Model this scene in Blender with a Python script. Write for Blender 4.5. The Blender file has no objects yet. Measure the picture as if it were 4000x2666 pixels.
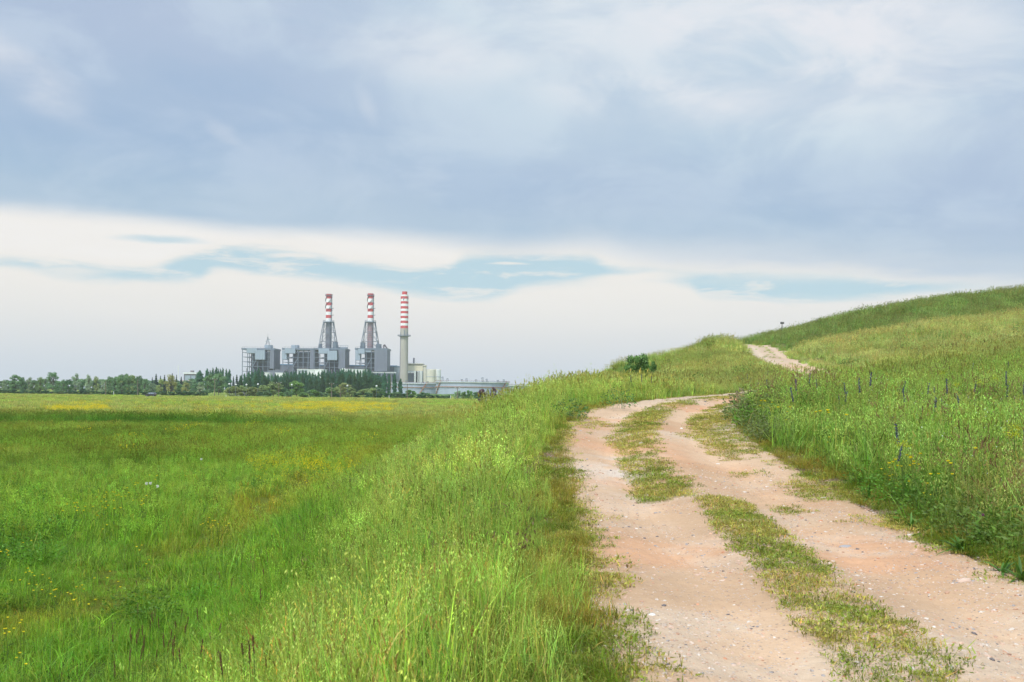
import bpy, math, random
import numpy as np
from mathutils import Vector

PI = math.pi
R = math.radians
scene = bpy.context.scene
COL = scene.collection
random.seed(7)
rng = np.random.default_rng(11)

# ------------------------------------------------------------------ camera
F = 4000 * 35 / 36.0          # focal length in photo pixels
YH = 1531.0                   # horizon row at the centre column
ROLL = R(0.65)
ZC = 3.4                      # eye height over the field
cam_d = bpy.data.cameras.new('camera')
cam = bpy.data.objects.new('camera', cam_d)
COL.objects.link(cam)
cam.location = (0, 0, ZC)
cam.rotation_euler = (R(90), -ROLL, 0)
cam_d.lens = 35; cam_d.sensor_width = 36
cam_d.shift_y = (YH - 1333) / 4000.0
cam_d.clip_start = 0.05; cam_d.clip_end = 20000
cam_d.dof.use_dof = True; cam_d.dof.focus_distance = 22; cam_d.dof.aperture_fstop = 7.1
scene.camera = cam
scene.view_settings.view_transform = 'Standard'
scene.view_settings.look = 'None'
scene.view_settings.exposure = 0.0
scene.view_settings.gamma = 1.0
scene.render.engine = 'CYCLES'
scene.cycles.use_denoising = True
scene.cycles.max_bounces = 8
scene.cycles.diffuse_bounces = 3
scene.cycles.transmission_bounces = 4
scene.cycles.volume_bounces = 1
scene.cycles.sample_clamp_indirect = 6

SUN_EL, SUN_AZ = R(52), R(205)     # azimuth clockwise from +Y: the sun is behind and a little left of the camera
sd = bpy.data.lights.new('sun', 'SUN'); sd.energy = 3.0; sd.angle = R(9); sd.color = (1.0, 0.95, 0.86)
sun = bpy.data.objects.new('sun', sd); COL.objects.link(sun)
sdir = Vector((math.sin(SUN_AZ) * math.cos(SUN_EL), math.cos(SUN_AZ) * math.cos(SUN_EL), math.sin(SUN_EL)))
sun.rotation_euler = sdir.to_track_quat('Z', 'Y').to_euler()

# ------------------------------------------------------------------ node expression helper
def lin(c):
    return tuple(((x / 255) / 12.92 if x / 255 <= 0.04045 else ((x / 255 + 0.055) / 1.055) ** 2.4) for x in c)

class X:
    """a float socket with arithmetic"""
    def __init__(s, nt, sock): s.nt, s.s = nt, sock
    def op(s, o, *a, clamp=False):
        n = s.nt.nodes.new('ShaderNodeMath'); n.operation = o; n.use_clamp = clamp
        for i, q in enumerate((s,) + a):
            if isinstance(q, X): s.nt.links.new(q.s, n.inputs[i])
            else: n.inputs[i].default_value = q
        return X(s.nt, n.outputs[0])
    def __add__(s, o): return s.op('ADD', o)
    def __radd__(s, o): return s.op('ADD', o)
    def __sub__(s, o): return s.op('SUBTRACT', o)
    def __rsub__(s, o): return (s * -1.0) + o
    def __mul__(s, o): return s.op('MULTIPLY', o)
    def __rmul__(s, o): return s.op('MULTIPLY', o)
    def __truediv__(s, o): return s.op('DIVIDE', o)
    def sat(s): return s.op('ADD', 0.0, clamp=True)
    def step(s, a, b):          # smoothstep a..b
        n = s.nt.nodes.new('ShaderNodeMapRange'); n.interpolation_type = 'SMOOTHSTEP'
        n.clamp = True
        s.nt.links.new(s.s, n.inputs['Value'])
        n.inputs['From Min'].default_value = a; n.inputs['From Max'].default_value = b
        n.inputs['To Min'].default_value = 0; n.inputs['To Max'].default_value = 1
        return X(s.nt, n.outputs['Result'])

def cmix(nt, f, a, b, mode='MIX'):
    n = nt.nodes.new('ShaderNodeMix'); n.data_type = 'RGBA'; n.blend_type = mode; n.clamp_factor = True
    for sock, q in ((n.inputs[0], f), (n.inputs[6], a), (n.inputs[7], b)):
        if isinstance(q, X): nt.links.new(q.s, sock)
        elif isinstance(q, (tuple, list)): sock.default_value = tuple(q)[:3] + (1,)
        elif isinstance(q, (int, float)): sock.default_value = q
        else: nt.links.new(q, sock)
    return n.outputs[2]

def noise(nt, vec, scale, detail=5, rough=0.55, dist=0.0, dim='3D'):
    n = nt.nodes.new('ShaderNodeTexNoise'); n.noise_dimensions = dim
    n.inputs['Scale'].default_value = scale; n.inputs['Detail'].default_value = detail
    n.inputs['Roughness'].default_value = rough; n.inputs['Distortion'].default_value = dist
    if vec is not None: nt.links.new(vec, n.inputs['Vector'])
    return X(nt, n.outputs['Fac'])

def combine(nt, a, b, c=0.0):
    n = nt.nodes.new('ShaderNodeCombineXYZ')
    for i, q in enumerate((a, b, c)):
        if isinstance(q, X): nt.links.new(q.s, n.inputs[i])
        else: n.inputs[i].default_value = q
    return n.outputs[0]

# ------------------------------------------------------------------ sky
def ray(u, v):
    du, dv = u - 2000.0, v - YH
    c, s = math.cos(ROLL), math.sin(ROLL)
    return (du * c + dv * s) / F, (du * s - dv * c) / F      # x/y , z/y

def ae(u, v):                      # photo pixel -> azimuth, tan(elevation)
    tx, tz = ray(u, v)
    return math.atan(tx), tz / math.sqrt(1 + tx * tx)

w = bpy.data.worlds.new('World'); scene.world = w; w.use_nodes = True
nt = w.node_tree; nt.nodes.clear()
tc = nt.nodes.new('ShaderNodeTexCoord')
sep = nt.nodes.new('ShaderNodeSeparateXYZ'); nt.links.new(tc.outputs['Generated'], sep.inputs[0])
dx, dy, dz = (X(nt, sep.outputs[i]) for i in range(3))
az = dx.op('ARCTAN2', dy)
et = dz / ((dx * dx + dy * dy).op('SQRT') + 0.02)
sc_ = combine(nt, az * 2.2, et * 9.0, 0.0)
nA = noise(nt, sc_, 1.6, 7, 0.55, 0.4)
nB = noise(nt, combine(nt, az * 3.0 + 7.3, et * 16.0, 1.7), 2.2, 8, 0.6, 0.6)
nC = noise(nt, combine(nt, az * 1.2 + 3.1, et * 3.0, 4.7), 2.0, 4, 0.5, 0.8)
nS = noise(nt, combine(nt, az * 5.0 + 1.0, et * 26.0 , 9.7), 2.6, 9, 0.62, 0.3)
# warped coordinates
wx = az + (nC - 0.5) * 0.10
wy = et + (nA - 0.5) * 0.030 + (nB - 0.5) * 0.012

sky = nt.nodes.new('ShaderNodeTexSky'); sky.sky_type = 'NISHITA'; sky.sun_disc = False
sky.sun_elevation = SUN_EL; sky.sun_rotation = SUN_AZ; sky.altitude = 100
sky.air_density = 1.0; sky.dust_density = 2.0; sky.ozone_density = 1.5
clear = cmix(nt, 0.85, cmix(nt, 1.0, sky.outputs[0], (0.1, 0.1, 0.1), 'MULTIPLY'), lin((187, 217, 230)))

def blob(u, v, ru, rv, soft=0.55, rot=0.0):
    a0, e0 = ae(u, v)
    sa, se = ru / F, rv / F
    X0 = wx - a0; Y0 = wy - e0
    if rot: Y0 = Y0 - X0 * rot
    r2 = (X0 / sa) * (X0 / sa) + (Y0 / se) * (Y0 / se)
    return 1.0 - r2.op('SQRT').step(1 - soft, 1 + soft)

def curve(pts):
    """tan(elevation) along azimuth through the given points"""
    n = nt.nodes.new('ShaderNodeFloatCurve'); c = n.mapping.curves[0]
    pp = sorted(((ae(u, v)[0] + .7) / 1.4, ae(u, v)[1] * 4) for u, v in pts)
    c.points[0].location = pp[0]; c.points[1].location = pp[-1]
    for p in pp[1:-1]: c.points.new(*p)
    n.mapping.extend = 'HORIZONTAL'; n.mapping.update()
    nt.links.new(((az + .7) / 1.4).s, n.inputs['Value'])
    return X(nt, n.outputs[0]) * .25
T_ = curve([(-300, 1010), (0, 1010), (200, 1020), (550, 1052), (700, 1008), (950, 965), (1150, 985), (1400, 1028), (1740, 1036), (1815, 998), (2000, 990), (2300, 1006),
            (2380, 1043), (2560, 1054), (2700, 1062), (3000, 1070), (3500, 1090), (3800, 1110), (4300, 1130)])
B_ = curve([(-300, 1035), (50, 1068), (300, 1110), (760, 1117), (850, 1077), (1000, 1085), (1400, 1130), (1700, 1182), (1900, 1190), (2060, 1147), (2680, 1136), (2740, 1172),
            (3000, 1194), (3300, 1197), (3500, 1175), (4000, 1128), (4300, 1100)])
E_ = curve([(-300, 815), (0, 828), (500, 866), (1000, 918), (1500, 938), (1850, 972), (2000, 986), (2300, 974), (2500, 1008), (3000, 1022), (3500, 1065), (4000, 1105), (4300, 1115)])
wob = (nB - 0.5) * 0.013 + (nS - .5) * .014
# low bank of cloud: grey-blue at the horizon, warm white above
lowc = cmix(nt, et.step(0.0, 0.075), lin((202, 211, 222)), lin((229, 227, 226)))
lowc = cmix(nt, wy.step(0.050, 0.105), lowc, lin((240, 236, 231)))
colr = lowc
gaps = (et + wob - B_).step(-.003, .010) * (T_ - et - wob).step(-.003, .010)
whisk = (nS - 0.5).step(0.00, 0.16) * 0.7
whisk = whisk.op('MAXIMUM', blob(2440, 1105, 200, 26, .7, .10)).op('MAXIMUM', blob(3300, 1105, 500, 22, .9, 0) * .35).op('MAXIMUM', blob(230, 1075, 120, 14, .8, 0) * .7).op('MAXIMUM', blob(1980, 1036, 70, 7, .6, 0) * .8).op('MAXIMUM', blob(1130, 1012, 90, 9, .6, 0) * .8)
gaps = (gaps * (1.0 - whisk)).sat().op('MAXIMUM', blob(620, 952, 130, 13, .8, 0) * .75)
# bright white band under the sheet
band = (et + wob - T_).step(-.004, .012)
bandc = cmix(nt, az.step(.02, .34), lin((243, 240, 237)), lin((206, 215, 226)))
colr = cmix(nt, band * (0.85 + (nS - 0.5) * 1.0).sat(), colr, bandc)
colr = cmix(nt, gaps * 0.95, colr, clear)
# the big sheet of stratus, its texture laid out on a level plane overhead
px_ = dx / (dz + .10); py_ = dy / (dz + .10)
pl = combine(nt, px_, py_, 0.0)
q1 = noise(nt, pl, .55, 8, .55, .5); q2 = noise(nt, pl, 1.7, 8, .58, .4); q3 = noise(nt, combine(nt, az * 4.0, et * 7.0, 3.3), 1.8, 9, .58, .5)
sheet = ((et + (nA - .5) * .014 + (nB - .5) * .010 - E_) / (az.step(-.15, .40) * .030 + .014)).step(-0.7, 1.0)
blue = lin((163, 189, 216)); mid = lin((181, 200, 221)); lav = lin((180, 192, 218)); light = lin((207, 223, 234)); wht = lin((231, 233, 239))
sh = cmix(nt, q1.step(.36, .62), blue, mid)
lv = blob(900, 60, 1500, 330, .95, 0).op('MAXIMUM', blob(3900, 560, 600, 420, .95, 0)).op('MAXIMUM', blob(2400, 760, 700, 120, .95, 0) * .6)
sh = cmix(nt, lv * .6, sh, lav)
sh = cmix(nt, q3.step(.44, .64) * .60, sh, lin((196, 211, 229)))
sh = cmix(nt, q2.step(.50, .34) * .45, sh, lin((158, 184, 214)))
dk = blob(330, 470, 560, 130, .9, 0).op('MAXIMUM', blob(1000, 420, 500, 190, .95, 0)).op('MAXIMUM', blob(3000, 740, 1000, 110, .95, -.05)).op('MAXIMUM', blob(3980, 420, 420, 300, .95, 0))
sh = cmix(nt, dk * .34, sh, lin((154, 180, 213)))
thin = blob(2650, 180, 1300, 430, .9, -.12).op('MAXIMUM', blob(3000, 430, 900, 190, .9, -.1))
sh = cmix(nt, (thin * (0.50 + q3.step(.34, .66) * .6)).sat(), sh, light)
core = blob(2950, 130, 760, 260, .95, -.15).op('MAXIMUM', blob(2750, 400, 520, 90, .9, -.1)).op('MAXIMUM', blob(1800, 250, 420, 100, .9, -.1) * .5).op('MAXIMUM', blob(60, 300, 200, 60, .9, -.5) * .5)
sh = cmix(nt, (core * (q2.step(.34, .66) * .65 + q3.step(.36, .62) * .65)).sat(), sh, wht)
tiny = blob(1460, 432, 38, 42, .9, -.9).op('MAXIMUM', blob(850, 530, 60, 28, .9, -.6)).op('MAXIMUM', blob(2900, 440, 130, 28, .9, -.2) * .6)
sh = cmix(nt, tiny * .22, sh, wht)
pale = (et - E_).step(0.075, 0.0) * 0.45
sh = cmix(nt, pale, sh, lin((178, 200, 217)))
colr = cmix(nt, sheet, colr, sh)
# overall brightening towards the veiled sun behind the camera
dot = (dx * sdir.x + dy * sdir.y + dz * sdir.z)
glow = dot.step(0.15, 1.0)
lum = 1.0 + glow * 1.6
below = et.step(-0.01, -0.08)
colr = cmix(nt, below, colr, lin((120, 130, 90)))
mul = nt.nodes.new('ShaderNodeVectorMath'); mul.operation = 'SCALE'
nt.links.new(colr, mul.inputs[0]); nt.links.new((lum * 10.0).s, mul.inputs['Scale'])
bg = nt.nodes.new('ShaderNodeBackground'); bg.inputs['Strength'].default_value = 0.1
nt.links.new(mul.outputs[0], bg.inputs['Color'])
wo = nt.nodes.new('ShaderNodeOutputWorld'); nt.links.new(bg.outputs[0], wo.inputs['Surface'])
w.cycles.sampling_method = 'MANUAL'; w.cycles.sample_map_resolution = 1024

# ------------------------------------------------------------------ numpy noise
def _hash(ix, iy, seed):
    h = (ix.astype(np.int64) * 374761393 + iy.astype(np.int64) * 668265263 + seed * 974634777) & 0xffffffff
    h = ((h ^ (h >> 13)) * 1274126177) & 0xffffffff
    h = h ^ (h >> 16)
    return (h & 0xffffff) / float(0xffffff)

def vnoise(x, y, seed=0):
    x = np.asarray(x, float); y = np.asarray(y, float)
    ix, iy = np.floor(x), np.floor(y)
    fx, fy = x - ix, y - iy
    fx = fx * fx * (3 - 2 * fx); fy = fy * fy * (3 - 2 * fy)
    a = _hash(ix, iy, seed); b = _hash(ix + 1, iy, seed); c = _hash(ix, iy + 1, seed); d = _hash(ix + 1, iy + 1, seed)
    return (a * (1 - fx) + b * fx) * (1 - fy) + (c * (1 - fx) + d * fx) * fy

def fbm(x, y, sc, octv=4, seed=0):
    s = 0; a = 1; t = 0
    for i in range(octv):
        s = s + a * vnoise(np.asarray(x) / sc + i * 17.3, np.asarray(y) / sc - i * 9.1, seed + i)
        t += a; a *= 0.5; sc = sc * 0.5
    return s / t

def sstep(x, a, b):
    t = np.clip((np.asarray(x, float) - a) / (np.asarray(b) - a), 0, 1)
    return t * t * (3 - 2 * t)

# ------------------------------------------------------------------ terrain
def P(u, v, d):
    tx, tz = ray(u, v)
    return (tx * d, d, tz * d)
# track centre line (x, y, h over the eye level)
CL = [(2.4, -14, -1.55), (2.4, -4, -1.55), (2.4, 3, -1.52), (2.42, 7, -1.5), (2.5, 11, -1.46), (2.6, 14, -1.30), (2.65, 17, -1.05), (2.85, 20, -.80),
      (3.5, 24, -.48), (5.0, 28, -.26), (7.1, 31.5, -.12), (9.4, 35, .03), (11.4, 39, .22), (13.9, 45, .52), (16.7, 53, .98), (18.6, 62, 1.5),
      (20.0, 72, 2.2), (21.1, 80, 2.95), (22.6, 88, 3.65), (24.7, 98, 4.55), (26.2, 110, 5.45), (26.4, 122, 5.75), (24.5, 135, 5.3), (20, 150, 4.2)]
CLn = np.array(CL)
def catmull(pts, n):
    out = []
    p = [2 * pts[0] - pts[1]] + list(pts) + [2 * pts[-1] - pts[-2]]
    for i in range(1, len(p) - 2):
        for k in range(n):
            t = k / n
            out.append(0.5 * (2 * p[i] + (p[i + 1] - p[i - 1]) * t + (2 * p[i - 1] - 5 * p[i] + 4 * p[i + 1] - p[i + 2]) * t * t
                              + (3 * p[i] - p[i - 1] - 3 * p[i + 1] + p[i + 2]) * t ** 3))
    out.append(p[-2])
    return np.array(out)
CLd = catmull(CLn, 14)
CLdir = np.gradient(CLd[:, :2], axis=0); CLdir /= np.linalg.norm(CLdir, axis=1)[:, None]
CLs = np.concatenate([[0], np.cumsum(np.linalg.norm(np.diff(CLd[:, :2], axis=0), axis=1))])
CLs = CLs - np.interp(0, CLd[:, 1], CLs)          # s = 0 beside the camera

def path_coords(x, y):
    """signed lateral offset (right positive), arc length, path height"""
    x = np.asarray(x, float).ravel(); y = np.asarray(y, float).ravel()
    lat = np.empty_like(x); s = np.empty_like(x); hp = np.empty_like(x)
    for i in range(0, len(x), 20000):
        a, b = x[i:i + 20000], y[i:i + 20000]
        d2 = (a[:, None] - CLd[None, :, 0]) ** 2 + (b[:, None] - CLd[None, :, 1]) ** 2
        k = d2.argmin(1)
        ex, ey = a - CLd[k, 0], b - CLd[k, 1]
        al = ex * CLdir[k, 0] + ey * CLdir[k, 1]
        lat[i:i + 20000] = ex * CLdir[k, 1] - ey * CLdir[k, 0]
        kk = np.clip(al, -1.5, 1.5)
        ss = CLs[k] + kk
        s[i:i + 20000] = ss
        # beyond the ends the offset is the real distance
        far = np.abs(al) > 1.6
        lat[i:i + 20000][far] = np.sqrt(d2[np.arange(len(k)), k])[far]
        hp[i:i + 20000] = np.interp(ss, CLs, CLd[:, 2])
    return lat, s, hp

SH = np.array([(-40, .2), (0, .25), (5, .3), (12, .4), (17, .5), (22, .8), (28, 1.3), (36, 2.2), (42, 4.0), (52, 6.7), (66, 10.5), (80, 14.4), (98, 19.6),
               (108, 22.0), (125, 23.5), (150, 16), (200, 10)])
SHh = [(-40, -1.6), (0, -1.56), (7, -1.52), (12, -1.42), (17, -1.05), (22, -.62), (28, -.30), (36, -.08), (42, -.02), (52, .16), (66, .95), (80, 2.45),
       (98, 4.75), (108, 5.45), (125, 5.6), (150, 4.2), (200, 1.0)]
ctrl = [tuple(r) for r in CLn]
ctrl += [(np.interp(y, SH[:, 0], SH[:, 1]), y, h) for y, h in SHh]
for row in ((4000, [(2050, 10), (1800, 14), (1650, 19), (1535, 26), (1445, 35), (1355, 50), (1262, 75), (1158, 110)]),
            (3500, [(1885, 13.8), (1700, 19), (1585, 26), (1505, 35), (1425, 50), (1312, 75), (1212, 112)]),
            (3260, [(1700, 19.5), (1572, 26), (1518, 34), (1478, 48), (1447, 62), (1335, 92), (1262, 115)]),
            (3060, [(1635, 22), (1552, 26), (1325, 116)]), (2960, [(1572, 25.5)]),
            (4700, [(1900, 14), (1500, 26), (1330, 50), (1220, 75), (1100, 110)])):
    for v, d in row[1]: ctrl.append(P(row[0], v, d))
ctrl += [(6, 0, -1.45), (10, 0, -1.1), (8, -14, -1.3), (16, 0, -.5), (20, -14, -.2), (30, 5, .8), (40, 150, 8.0), (60, 150, 11.5), (80, 130, 14.0), (28, 160, 5.0)]
ctrl = np.array(ctrl)
def _tps(r2): return 0.5 * r2 * np.log(r2 + 1e-9)
_n = len(ctrl)
_r2 = ((ctrl[:, None, :2] - ctrl[None, :, :2]) ** 2).sum(-1)
_A = np.zeros((_n + 3, _n + 3)); _A[:_n, :_n] = _tps(_r2) + np.eye(_n) * 0.4
_A[:_n, _n] = 1; _A[:_n, _n + 1:] = ctrl[:, :2]; _A[_n:, :_n] = _A[:_n, _n:].T
_W = np.linalg.solve(_A, np.concatenate([ctrl[:, 2], [0, 0, 0]]))
FIELD = -ZC

def terr(x, y, detail=True):
    """terrain height (field = 0) without the track's own relief"""
    shp = np.shape(x)
    x = np.asarray(x, float).ravel(); y = np.asarray(y, float).ravel()
    h = np.full(len(x), FIELD)
    act = (x > -40) & (x < 400) & (y > -80) & (y < 300)
    xa, ya = np.clip(x[act], -40, 95), np.clip(y[act], -20, 165)
    t = np.empty(len(xa))
    xs = np.interp(ya, SH[:, 0], SH[:, 1])
    xe = np.maximum(xa, xs)
    for i in range(0, len(xa), 20000):
        a, b = xe[i:i + 20000], ya[i:i + 20000]
        r2 = (a[:, None] - ctrl[None, :, 0]) ** 2 + (b[:, None] - ctrl[None, :, 1]) ** 2
        t[i:i + 20000] = _tps(r2) @ _W[:_n] + _W[_n] + a * _W[_n + 1] + b * _W[_n + 2]
    lat, s, hp = path_coords(xe, ya)
    bl = sstep(np.abs(lat), 2.9, 1.7)
    t = t * (1 - bl) + hp * bl
    # left side falls away to the field
    drop = t - FIELD
    wd = np.maximum(np.interp(ya, [28, 55], [2.45, 1.25]) * drop, .5)
    q = np.clip((xs - xa) / wd, 0, 1)
    q = 0.45 * q + 0.55 * (q * q * (3 - 2 * q))
    t = t - drop * q
    if detail:
        am = np.clip(np.abs(lat) - 1.8, 0, 1)
        t = t + am * ((fbm(xa, ya, 3.0, 3, 5) - .5) * .34 + (fbm(xa, ya, 14.0, 2, 9) - .5) * .5 * sstep(ya, 20, 50) * sstep(xa - xs, 0, 6))
    fade = sstep(y[act], 260, 165) * sstep(x[act], 380, 110)
    t = FIELD + (t - FIELD) * fade
    h[act] = t
    z = h + ZC
    if detail:
        fl = sstep(z, 0.6, 0.0)
        # the shallow ditch across the field and a gentle swell
        dt = np.exp(-((y - (88 + x * .03)) / 3.2) ** 2) * sstep(x, -10, -22) * 0.35
        z = z + fl * ((fbm(x, y, 9, 3, 3) - .5) * .18 * sstep(y, 300, 60) - dt)
    return z.reshape(shp)

def hit(u, v, off=0.0, dmax=900):
    """first point on the view line through a photo pixel that is `off` above the ground"""
    tx, tz = ray(u, v)
    d = 1.8 * (dmax / 1.8) ** (np.arange(900) / 899.0)
    g = terr(tx * d, d) + off
    z = ZC + tz * d
    k = np.argmax(z <= g)
    if not (z <= g).any(): k = len(d) - 1
    return float(tx * d[k]), float(d[k]), float(g[k] - off)

def to_photo(x, y, z):
    X_, Y_ = F * x / y, -F * (z - ZC) / y
    c, s = math.cos(ROLL), math.sin(ROLL)
    return 2000 + X_ * c - Y_ * s, YH + X_ * s + Y_ * c

# ------------------------------------------------------------------ tagging and mesh building
def tag(o, label=None, cat=None, group=None, kind=None):
    if label: o['label'] = label
    if cat: o['category'] = cat
    if group: o['group'] = group
    if kind: o['kind'] = kind
    return o

def empty(name, loc, label, cat, group=None, rz=0):
    o = bpy.data.objects.new(name, None); COL.objects.link(o)
    o.location = loc; o.rotation_euler = (0, 0, rz); o.empty_display_size = .3
    return tag(o, label, cat, group)

class MB:
    def __init__(s): s.v, s.f, s.m = [], [], []
    def add(s, vs, fs, m=0):
        b = len(s.v); s.v += [tuple(p) for p in vs]
        s.f += [tuple(i + b for i in f) for f in fs]; s.m += [m] * len(fs)
        return s
    def box(s, x0, y0, z0, x1, y1, z1, m=0):
        return s.add([(x0, y0, z0), (x1, y0, z0), (x1, y1, z0), (x0, y1, z0), (x0, y0, z1), (x1, y0, z1), (x1, y1, z1), (x0, y1, z1)],
                     [(0, 3, 2, 1), (4, 5, 6, 7), (0, 1, 5, 4), (1, 2, 6, 5), (2, 3, 7, 6), (3, 0, 4, 7)], m)
    def bar(s, p, q, r, r2=None, n=4, m=0, cap=True):
        p, q = Vector(p), Vector(q); d = (q - p)
        if d.length < 1e-6: return s
        d.normalize(); a = d.orthogonal().normalized(); b = d.cross(a)
        if n == 4 and abs(d.z) < .99:
            a = Vector((0, 0, 1)).cross(d).normalized(); b = d.cross(a)
        elif n == 4: a, b = Vector((1, 0, 0)), Vector((0, 1, 0))
        r2 = r if r2 is None else r2
        off = PI / 4 if n == 4 else 0
        k = 1.414 if n == 4 else 1
        vs = [p + (a * math.cos(2 * PI * i / n + off) + b * math.sin(2 * PI * i / n + off)) * r * k for i in range(n)]
        vs += [q + (a * math.cos(2 * PI * i / n + off) + b * math.sin(2 * PI * i / n + off)) * r2 * k for i in range(n)]
        fs = [(i, (i + 1) % n, (i + 1) % n + n, i + n) for i in range(n)]
        if cap: fs += [tuple(range(n - 1, -1, -1)), tuple(range(n, 2 * n))]
        return s.add(vs, fs, m)
    def lathe(s, prof, n=24, m=None, cx=0, cy=0, close=False):
        """prof: list of (r, z[, material])"""
        vs = []; fs = []; ms = []
        for p in prof:
            for i in range(n):
                a = 2 * PI * i / n; vs.append((cx + p[0] * math.cos(a), cy + p[0] * math.sin(a), p[1]))
        b = len(s.v); s.v += vs
        for k in range(len(prof) - 1):
            mm = prof[k][2] if len(prof[k]) > 2 else (m or 0)
            for i in range(n):
                j = (i + 1) % n
                s.f.append((b + k * n + i, b + k * n + j, b + (k + 1) * n + j, b + (k + 1) * n + i)); s.m.append(mm)
        if close:
            s.f.append(tuple(b + (len(prof) - 1) * n + i for i in range(n))); s.m.append(m or 0)
        return s
    def mesh(s, name, mats, smooth=False):
        me = bpy.data.meshes.new(name); me.from_pydata(s.v, [], s.f)
        for m in (mats if isinstance(mats, (list, tuple)) else [mats]): me.materials.append(m)
        me.polygons.foreach_set('material_index', np.array(s.m, dtype=np.int32))
        if smooth: me.polygons.foreach_set('use_smooth', np.ones(len(s.f), dtype=bool))
        me.update(); return me
    def build(s, name, mats, parent=None, smooth=False, loc=(0, 0, 0)):
        o = bpy.data.objects.new(name, s.mesh(name, mats, smooth)); COL.objects.link(o)
        o.location = loc
        if parent: o.parent = parent
        return o

def np_mesh(name, V, Fq, mats, col=None, midx=None, smooth=False):
    me = bpy.data.meshes.new(name)
    V = np.asarray(V, np.float32); Fq = np.asarray(Fq, np.int32)
    me.vertices.add(len(V)); me.vertices.foreach_set('co', V.ravel())
    k = Fq.shape[1]
    me.loops.add(len(Fq) * k); me.loops.foreach_set('vertex_index', Fq.ravel())
    me.polygons.add(len(Fq)); me.polygons.foreach_set('loop_start', np.arange(0, len(Fq) * k, k, dtype=np.int32))
    if smooth: me.polygons.foreach_set('use_smooth', np.ones(len(Fq), dtype=bool))
    for m in mats: me.materials.append(m)
    if midx is not None: me.polygons.foreach_set('material_index', np.asarray(midx, np.int32))
    me.update(calc_edges=True)
    if col is not None:
        a = me.color_attributes.new('col', 'FLOAT_COLOR', 'POINT')
        c = np.ones((len(V), 4), np.float32); c[:, :3] = col
        a.data.foreach_set('color', c.ravel())
    return me

# ------------------------------------------------------------------ materials
def newmat(name):
    m = bpy.data.materials.new(name); m.use_nodes = True
    nt = m.node_tree; b = nt.nodes['Principled BSDF']
    return m, nt, b

def mat(name, c, rough=.7, var=.12, scale=1.0, metal=0, streak=False, c2=None, bump=0.0, spec=.3):
    m, nt, b = newmat(name)
    tcn = nt.nodes.new('ShaderNodeTexCoord'); vec = tcn.outputs['Object']
    if streak:
        mp = nt.nodes.new('ShaderNodeMapping'); mp.inputs['Scale'].default_value = (1, 1, .12); nt.links.new(vec, mp.inputs[0]); vec = mp.outputs[0]
    n1 = noise(nt, vec, scale, 6, .6)
    dark = tuple(x * (1 - var) for x in c); lite = tuple(min(1, x * (1 + var)) for x in (c2 or c))
    co = cmix(nt, n1.step(.3, .7), dark, lite)
    n2 = noise(nt, vec, scale * 7, 4, .6)
    co = cmix(nt, n2.step(.55, .8) * .5, co, tuple(x * .8 for x in c))
    nt.links.new(co, b.inputs['Base Color'])
    b.inputs['Roughness'].default_value = rough; b.inputs['Metallic'].default_value = metal
    b.inputs['Specular IOR Level'].default_value = spec
    if bump:
        bp = nt.nodes.new('ShaderNodeBump'); bp.inputs['Strength'].default_value = bump; nt.links.new(n2.s, bp.inputs['Height']); nt.links.new(bp.outputs[0], b.inputs['Normal'])
    return m

def plant_mat(name, trans=.35, src='INSTANCER', rough=.48, spec=.28):
    """leaf colour = the leaf's own colour attribute times the plant's tint"""
    m, nt, b = newmat(name)
    a = nt.nodes.new('ShaderNodeAttribute'); a.attribute_name = 'col'
    if src == 'INSTANCER':
        t = nt.nodes.new('ShaderNodeAttribute'); t.attribute_type = 'INSTANCER'; t.attribute_name = 'tint'; tint = t.outputs['Color']
    else:
        t = nt.nodes.new('ShaderNodeObjectInfo'); tint = t.outputs['Color']
    c = cmix(nt, 1.0, a.outputs['Color'], tint, 'MULTIPLY')
    nt.links.new(c, b.inputs['Base Color']); b.inputs['Roughness'].default_value = rough
    b.inputs['Specular IOR Level'].default_value = spec
    tr = nt.nodes.new('ShaderNodeBsdfTranslucent'); nt.links.new(c, tr.inputs['Color'])
    mx = nt.nodes.new('ShaderNodeMixShader'); mx.inputs[0].default_value = trans
    nt.links.new(b.outputs[0], mx.inputs[1]); nt.links.new(tr.outputs[0], mx.inputs[2])
    nt.links.new(mx.outputs[0], nt.nodes['Material Output'].inputs['Surface'])
    return m
M_GRASS = plant_mat('grass_blades', .38)
M_LEAF = plant_mat('leaf_foliage', .3, src='OBJECT')
M_PETAL = plant_mat('petals', .3, src='OBJECT')

# ground
m, nt, b = newmat('field_soil_and_turf')
at_ = nt.nodes.new('ShaderNodeAttribute'); at_.attribute_name = 'col'
geo = nt.nodes.new('ShaderNodeNewGeometry')
n1 = noise(nt, geo.outputs['Position'], .35, 6, .6); n2 = noise(nt, geo.outputs['Position'], 3.0, 6, .65); n3 = noise(nt, geo.outputs['Position'], 22, 4, .6)
k = (n1 - .5) * .5 + (n2 - .5) * .9 + (n3 - .5) * .8 + 1.0
vm = nt.nodes.new('ShaderNodeVectorMath'); vm.operation = 'SCALE'
nt.links.new(at_.outputs['Color'], vm.inputs[0]); nt.links.new(k.s, vm.inputs['Scale'])
nt.links.new(vm.outputs[0], b.inputs['Base Color']); b.inputs['Roughness'].default_value = .9; b.inputs['Specular IOR Level'].default_value = .1
bp = nt.nodes.new('ShaderNodeBump'); bp.inputs['Distance'].default_value = .12; nt.links.new((n2 + n3).s, bp.inputs['Height']); nt.links.new(bp.outputs[0], b.inputs['Normal'])
M_GROUND = m

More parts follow.
